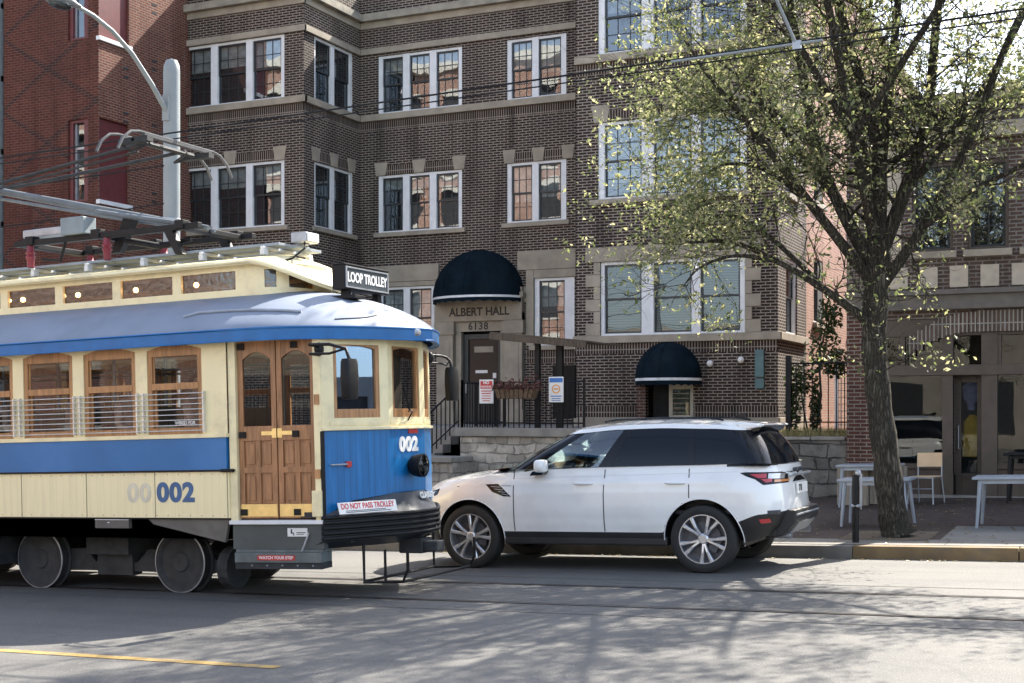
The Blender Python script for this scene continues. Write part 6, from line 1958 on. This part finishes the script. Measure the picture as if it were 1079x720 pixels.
def wire(pts, r, label, name='overhead_wire', sag=0.0, n=14, mat='black', group='overhead wires'):
    P_ = []
    a, b = Vector(pts[0]), Vector(pts[-1])
    if len(pts) == 2:
        for q in range(n+1):
            t = q/n; p = a.lerp(b, t); p.z -= sag*4*t*(1-t); P_.append(p)
    else: P_ = pts
    mb = MB(); mb.tube(P_, r, 6)
    o = mb.build(name, M[mat], loc=a); tag(o, label, 'wire', group)
    return o
H = 5.16
wire([(-40,12.44,H-40*G),(20,12.44,H+20*G)], .0075, 'copper trolley contact wire running over the track and touching the pantograph')
wire([(-40,12.50,H+.09-40*G),(20,12.50,H+.09+20*G)], .010, 'upper of the paired trolley wires, just above the contact wire')
wire([(-40,11.6,4.92-40*G),(-13.82,16.9,5.6)], .012, 'black feeder cable slanting from the lamp post across the red brick wall', sag=.15)
wire([(-30,13.2,4.3),(-13.82,16.9,5.0)], .010, 'lower slack cable hanging from the lamp post above the pantograph', sag=.3)
# span arm at upper right
t = thing('span_arm', 'pale insulated pull-off arm carrying the trolley wires among the tree leaves', 'wire bracket', (-2.80, 12.47, 5.06))
mb = MB(); mb.tube([(-.02,0,.06),(-.42,-.55,1.15)], .015, 8); mb.build('strut', M['pole_paint'], t, world=False, smooth=50)
mb = MB(); mb.tube([(-1.25,-.01,.045),(.22,-.01,.085)], .013, 8); mb.build('insulator_tube', M['pole_paint'], t, world=False, smooth=50)
mb = MB(); mb.box(-.06,.02,-.03,.03,.02,.11); mb.build('clamp', M['galv'], t, world=False, bevel=.01)
wire([(-3.22,11.92,6.21),(-4.6,-12,7.2)], .008, 'span wire holding up the pull-off arm, rising over the street', sag=.2)

# ---------------------------------------------------------------- street tree
rl = random.Random(42)
from mathutils import noise
tree = thing('street_tree', 'leaning street tree with furrowed grey bark and sparse small olive and yellowing leaves', 'tree', (-2.77, 17.6, zg(-2.77)+.17))
B = Vector((0,0,0))
# main stems measured in metres from the foot of the trunk
trunk = [(.10,0,0,.235),(.03,0,.25,.188),(-.06,.0,1.0,.17),(-.16,.02,1.8,.158),(-.22,.05,2.5,.155),(-.20,.08,3.2,.165),(-.22,.1,3.8,.18)]
limbs = [
 # up-left main limb
 [(-.24,.05,3.5,.13),(-.62,-.10,4.25,.10),(-.90,-.25,5.0,.085),(-1.05,-.4,6.0,.07),(-1.2,-.7,7.2,.05),(-1.4,-.9,8.6,.03)],
 # long low limb to the left
 [(-.20,-.02,2.7,.085),(-.75,-.25,3.15,.065),(-1.35,-.5,3.55,.05),(-1.9,-.7,3.8,.034),(-2.4,-.9,3.8,.02)],
 [(-.26,-.0,3.3,.10),(-.95,-.5,4.3,.075),(-1.65,-.9,5.3,.055),(-2.1,-1.1,5.9,.035),(-2.4,-1.2,6.4,.02)],
 # centre
 [(-.22,.1,3.7,.15),(-.14,.0,4.6,.12),(-.26,-.1,5.5,.09),(-.55,-.3,6.6,.07),(-.8,-.6,8.2,.045),(-.9,-.9,9.8,.02)],
 [(-.14,.0,4.6,.09),(-.02,-.1,5.6,.075),(.15,-.3,7.0,.055),(.3,-.7,8.8,.035),(.3,-1.0,10.4,.015)],
 # right
 [(-.18,.1,3.6,.14),(.12,.2,4.4,.11),(.42,.2,5.4,.085),(.55,.1,6.6,.065),(.8,-.1,8.2,.045),(1.1,-.3,9.8,.02)],
 [(-.16,.1,3.2,.10),(.40,.1,4.0,.08),(.95,.0,5.0,.065),(1.45,-.2,6.2,.05),(2.2,-.5,7.6,.03)],
 [(.30,.1,3.9,.06),(.95,-.2,4.3,.05),(1.7,-.5,4.6,.038),(2.5,-.9,4.9,.025),(3.2,-1.2,5.0,.014)],
 [(.12,.2,4.4,.07),(.7,.7,5.3,.06),(1.3,1.2,6.4,.04),(1.8,1.6,7.6,.02)],
 # towards the street and back
 [(-.22,0,3.9,.10),(-.3,-.9,5.0,.08),(-.4,-1.8,6.2,.06),(-.5,-2.7,7.4,.04),(-.6,-3.4,8.6,.02)],
 [(-.2,.2,3.9,.09),(-.5,.9,5.2,.07),(-.9,1.5,6.8,.045),(-1.2,1.9,8.2,.02)],
 [(-.62,-.1,4.25,.06),(-1.3,.2,5.2,.05),(-1.9,.4,6.0,.035),(-2.5,.5,6.6,.02)],
 [(-.3,-.9,5.0,.06),(-.9,-1.8,6.2,.045),(-1.3,-2.4,7.4,.03),(-1.5,-2.8,8.4,.015)],
 [(-.3,-.9,5.0,.06),(.7,-1.7,6.1,.045),(1.6,-2.4,7.2,.03),(2.4,-2.9,8.0,.015)],
]
limbs += [
 [(-.75,-.25,3.15,.05),(-1.5,-.3,3.9,.04),(-2.0,-.4,4.2,.028),(-2.4,-.5,4.1,.018),(-2.6,-.5,3.9,.010)],
 [(-1.35,-.5,3.55,.04),(-1.8,-.9,3.6,.028),(-2.2,-1.1,3.45,.018),(-2.4,-1.2,3.2,.010)],
 [(-.95,-.5,4.3,.05),(-1.6,-.3,4.8,.036),(-2.2,-.2,4.9,.024),(-2.6,-.2,4.6,.012)],
 [(-.9,-.25,5.0,.05),(-1.5,-.1,5.6,.036),(-2.1,-.1,5.8,.022),(-2.5,-.2,5.6,.012)],
]
limbs = [[(p[0],p[1],p[2],p[3]*.80) for p in l] for l in limbs]
mbT = MB()
def smooth_path(l, n=5):
    out = []
    for i in range(len(l)-1):
        p0 = Vector(l[max(0,i-1)]); p1 = Vector(l[i]); p2 = Vector(l[i+1]); p3 = Vector(l[min(len(l)-1,i+2)])
        for q in range(n):
            t = q/n
            out.append(.5*((2*p1)+(-p0+p2)*t+(2*p0-5*p1+4*p2-p3)*t*t+(-p0+3*p1-3*p2+p3)*t**3))
    out.append(Vector(l[-1])); return out
def V4(t): return Vector(t)
tips = []       # (position, weight radius)
tp = smooth_path([V4(p) for p in trunk], 5)
mbT.tube([p.xyz for p in tp], [p.w*(1+.06*math.sin(i*1.7)) for i, p in enumerate(tp)], 14)
for l in limbs:
    sp = smooth_path([V4(p) for p in l], 5)
    mbT.tube([p.xyz for p in sp], [max(.008, p.w) for p in sp], 8)
mbT.ball((-.2,.08,3.55), .20, .17, .4)
tw = MB()
def grow(p, d, ln, r, depth):
    n = 3; pts = [p]; dd = d.copy()
    for q in range(n):
        dd = (dd + Vector((rl.gauss(0,.22), rl.gauss(0,.22), rl.gauss(.06,.2)))).normalized()
        pts.append(pts[-1] + dd*ln/n)
    tw.tube(pts, [r*(1-.22*q) for q in range(n+1)], 5 if depth < 2 else 4, cap=False)
    if depth >= 2 or ln < .35:
        for q in range(1, n+1): tips.append(pts[q])
        return
    for q in range(1, n+1):
        for _ in range(2 if q < n else 3):
            d2 = (dd + Vector((rl.gauss(0,.75), rl.gauss(0,.75), rl.gauss(.0,.55)))).normalized()
            grow(pts[q], d2, ln*rl.uniform(.5,.75), r*.55, depth+1)
for li, l in enumerate(limbs):
    sp = smooth_path([V4(p) for p in l], 5)
    for i in range(4, len(sp), 2 if li not in (1,7) else 2):
        p = sp[i]; d = (sp[i].xyz - sp[i-1].xyz).normalized()
        k = (2 if rl.random() < .45 else 1) if i < len(sp)-4 else 3
        if p.z > 6.8 and rl.random() < .5: k -= 1
        for _ in range(k):
            d2 = (d*.5 + Vector((rl.gauss(0,.7), rl.gauss(0,.7), rl.gauss(.05,.5)))).normalized()
            grow(p.xyz, d2, rl.uniform(.7,1.35) * (.6 if p.z < 4.0 else 1), max(.006, p.w*.28), 0 if p.z > 4.2 else 1)
# a few shoots low on the trunk
for k in range(16):
    z = rl.uniform(1.9, 3.6); a = rl.uniform(math.pi, 2*math.pi)
    p = Vector((-.2+.15*math.cos(a), .05+.15*math.sin(a), z)); d = Vector((math.cos(a), math.sin(a), rl.uniform(-.2,.5))).normalized()
    grow(p, d, rl.uniform(.4,.8), .008, 1)
mbT.build('trunk', M['bark'], tree, world=False, smooth=60)
tw.build('twigs', M['bark'], tree, world=False, recalc=False)
lf = MB()
for tpnt in tips:
    rad = math.hypot(tpnt.x+.3, tpnt.y)
    dens = 1.0 if tpnt.z > 5.2 else .8
    if rad < 1.0: dens *= .45
    cl_ = noise.noise(tpnt*1.15)                  # leaf clumps; density of the unseen upper crown shaped for the road's dappled shade
    if tpnt.z > 6.6: dens *= (2.0 if cl_ > .05 else .12) * (.15 if tpnt.x < -1.5 else 1)
    else: dens *= .9*(1.25 if cl_ > -.1 else .45) * (1.6 if tpnt.x < -1.0 and tpnt.z < 5 else 1)
    if tpnt.x < -2.9: dens *= .55
    n_l = int(dens*1.3 + rl.random())
    for _ in range(n_l):
        hub = tpnt + Vector((rl.gauss(0,.08), rl.gauss(0,.08), rl.gauss(-.03,.07)))
        out = Vector((rl.gauss(0,1), rl.gauss(0,1), rl.gauss(-.2,.7))).normalized()
        for q in range(rl.choice((2, 2, 3))):       # leaves sit in small sprays along the twig
            c = hub + out*(.045*q) + Vector((rl.gauss(0,.022), rl.gauss(0,.022), rl.gauss(0,.022)))
            a = (out*.6 + Vector((rl.gauss(0,.8), rl.gauss(0,.8), rl.gauss(-.3,.6)))).normalized()*rl.choice((.018,.024,.028,.032,.038,.046))*rl.uniform(.85,1.15)*(1.3 if tpnt.z > 7.2 else 1)
            b = a.cross(Vector((rl.gauss(0,1), rl.gauss(0,1), rl.gauss(0,1))).normalized())
            if b.length < 1e-5: continue
            b = b.normalized()*a.length*.5
            fold = a.cross(b).normalized()*a.length*.18
            lf.face([c-a, c+b+fold, c+a, c-b+fold])
lf.build('crown', M['leaf'], tree, world=False, recalc=False)
open('/tmp/leafcount.txt','w').write(str(('leaves', len(lf.F), 'tips', len(tips), 'twig faces', len(tw.F))))

# ---------------------------------------------------------------- passengers
def person(name, label, loc, rot, top, skin, hairc, pose=0, group='passengers in the trolley'):
    J = dict(pel=(0,0,.47,.14,.115), sp=(-.04,0,.66,.135,.10), ch=(-.03,0,.86,.155,.11), nk=(.0,0,1.0,.055,.055), hb=(.02,0,1.07,.075,.068), hm=(.025,0,1.15,.098,.076), ht=(.015,0,1.22,.075,.06),
      sl=(-.03,.17,.92,.065,.065), el=(.05,.23,.67,.048,.045), wl=(.26,.14,.60,.034,.032), fl=(.34,.11,.60,.032,.02),
      sr=(-.03,-.17,.92,.065,.065), er=(.05,-.23,.67,.048,.045), wr=(.26,-.14,.60,.034,.032), fr=(.34,-.11,.60,.032,.02),
      hl=(.04,.10,.46,.095,.09), kl=(.43,.12,.47,.065,.065), al=(.43,.12,.10,.045,.045), tl=(.58,.13,.05,.04,.035),
      hr=(.04,-.10,.46,.095,.09), kr=(.43,-.12,.47,.065,.065), ar=(.43,-.12,.10,.045,.045), tr_=(.58,-.13,.05,.04,.035))
    if pose == 1: J['hm'] = (.06,0,1.13,.09,.076); J['ht'] = (.06,0,1.20,.075,.06); J['hb'] = (.04,0,1.05,.07,.066)
    E_ = [('pel','sp'),('sp','ch'),('ch','nk'),('nk','hb'),('hb','hm'),('hm','ht'),('ch','sl'),('sl','el'),('el','wl'),('wl','fl'),('ch','sr'),('sr','er'),('er','wr'),('wr','fr'),
          ('pel','hl'),('hl','kl'),('kl','al'),('al','tl'),('pel','hr'),('hr','kr'),('kr','ar'),('ar','tr_')]
    ks = list(J); ix = {k: i for i, k in enumerate(ks)}
    me = bpy.data.meshes.new('person')
    me.from_pydata([J[k][:3] for k in ks], [(ix[a], ix[b]) for a, b in E_], [])
    ob = bpy.data.objects.new(name, me); COL.objects.link(ob)
    m1 = ob.modifiers.new('skin', 'SKIN'); m2 = ob.modifiers.new('sub', 'SUBSURF'); m2.levels = 2; m2.render_levels = 2
    for i, k in enumerate(ks):
        me.skin_vertices[0].data[i].radius = J[k][3:5]; me.skin_vertices[0].data[i].use_root = (k == 'pel')
    dg = bpy.context.evaluated_depsgraph_get()
    m_ = bpy.data.meshes.new_from_object(ob.evaluated_get(dg))
    ob.modifiers.clear(); ob.data = m_
    bm = bmesh.new(); bm.from_mesh(m_)
    hc = Vector(J['hm'][:3])
    # nose, brows and ears joined into the head
    for (c, r) in (((hc.x+.10, 0, hc.z-.015), (.018,.012,.026)), ((hc.x+.0,.082,hc.z-.01),(.016,.010,.028)), ((hc.x+.0,-.082,hc.z-.01),(.016,.010,.028)), ((hc.x+.085,0,hc.z-.062),(.012,.026,.008))):
        bmesh.ops.create_uvsphere(bm, u_segments=10, v_segments=6, radius=1, matrix=Matrix.Translation(c) @ Matrix.Diagonal((*r, 1)))
    for f in bm.faces:
        c = f.calc_center_median()
        hand = c.x > .24 and c.z > .54 and abs(c.y) > .05 and c.z < .68
        f.material_index = 0 if (c.z > 1.01 or hand) else (1 if c.z > .56 or c.x < .12 and c.z > .53 else 2)
        f.smooth = True
    bm.to_mesh(m_); bm.free()
    m_.materials.clear()
    for mt in (P('skin_tone', skin, .6, var=.05), P('jacket_cloth', top, .85, var=.2), P('trouser_cloth', (.03,.035,.05), .85, var=.2)): m_.materials.append(mt)
    ob.location = loc; ob.rotation_euler = rot; tag(ob, label, 'person', group)
    hm = MB(); rows = []
    for u in range(8):
        a = math.pi/2*u/7
        rows.append([(hc.x-.012+.112*math.cos(a)*math.cos(b), .090*math.cos(a)*math.sin(b), hc.z+.0+.108*math.sin(a)-(.05 if math.cos(b) < -.1 else -.035)*math.cos(a)) for b in [2*math.pi*q/24 for q in range(25)]])
    hm.grid(rows); hm.build('hair', P('hair', hairc, .7, var=.2), ob, world=False, smooth=60)
    return ob
def seat_at(k, y): 
    lx = -2.30-.85*k; lz = .865+.28
    return Vector((-6.9+lx, 12.44+y, -.2001+lz+G*lx))
person('person', 'seated passenger in a dark navy jacket in the trolley window beside the door', seat_at(0, -.70), (0,0,R(10)), (.03,.04,.07), (.45,.28,.20), (.02,.015,.012))
person('person', 'seated passenger in a grey top with light brown hair inside the trolley', seat_at(1, -.72), (0,0,R(-15)), (.16,.17,.19), (.55,.36,.27), (.16,.12,.08), 1)
person('person', 'passenger in a blue grey coat bending forward inside the trolley', seat_at(2, -.70), (0,0,R(25)), (.10,.14,.20), (.50,.32,.24), (.03,.02,.015), 1)
person('person', 'dark clothed upright passenger in the rearmost visible trolley window', seat_at(3, -.72), (0,0,R(0)), (.02,.025,.03), (.42,.27,.2), (.015,.012,.01))
person('person', 'passenger in a black coat seated across the trolley aisle', seat_at(1, .70), (0,0,R(-30)), (.015,.015,.018), (.5,.33,.25), (.05,.03,.02))

# fallen leaves along the kerb and under the tree
rl = random.Random(77); mb = MB()
for k in range(900):
    if rl.random() < .5: x, y, z = rl.uniform(-9, 3), 16.43-abs(rl.gauss(0,.10)), .006
    else:
        x, y = rl.gauss(-2.6, 1.6), rl.uniform(16.7, 23.5); z = swz(y)+.008
        if y < 17.26: z += .004
    a = rl.uniform(0, 6.28); r = rl.uniform(.015,.035); t = rl.uniform(-.01,.012)
    ca, sa = math.cos(a)*r, math.sin(a)*r
    mb.face([(x-ca,y-sa,z),(x-sa*.5,y+ca*.5,z+.004+abs(t)),(x+ca,y+sa,z+.003),(x+sa*.5,y-ca*.5,z+.002)])
tag(mb.build('fallen_leaves', leafmat('fallen_leaf', [(.12,.08,.03),(.20,.14,.05),(.26,.20,.09)], .2), recalc=False, shear=G, loc=(-2.6,17,0)), 'dry fallen leaves along the kerb and under the street tree', 'leaves', kind='stuff')
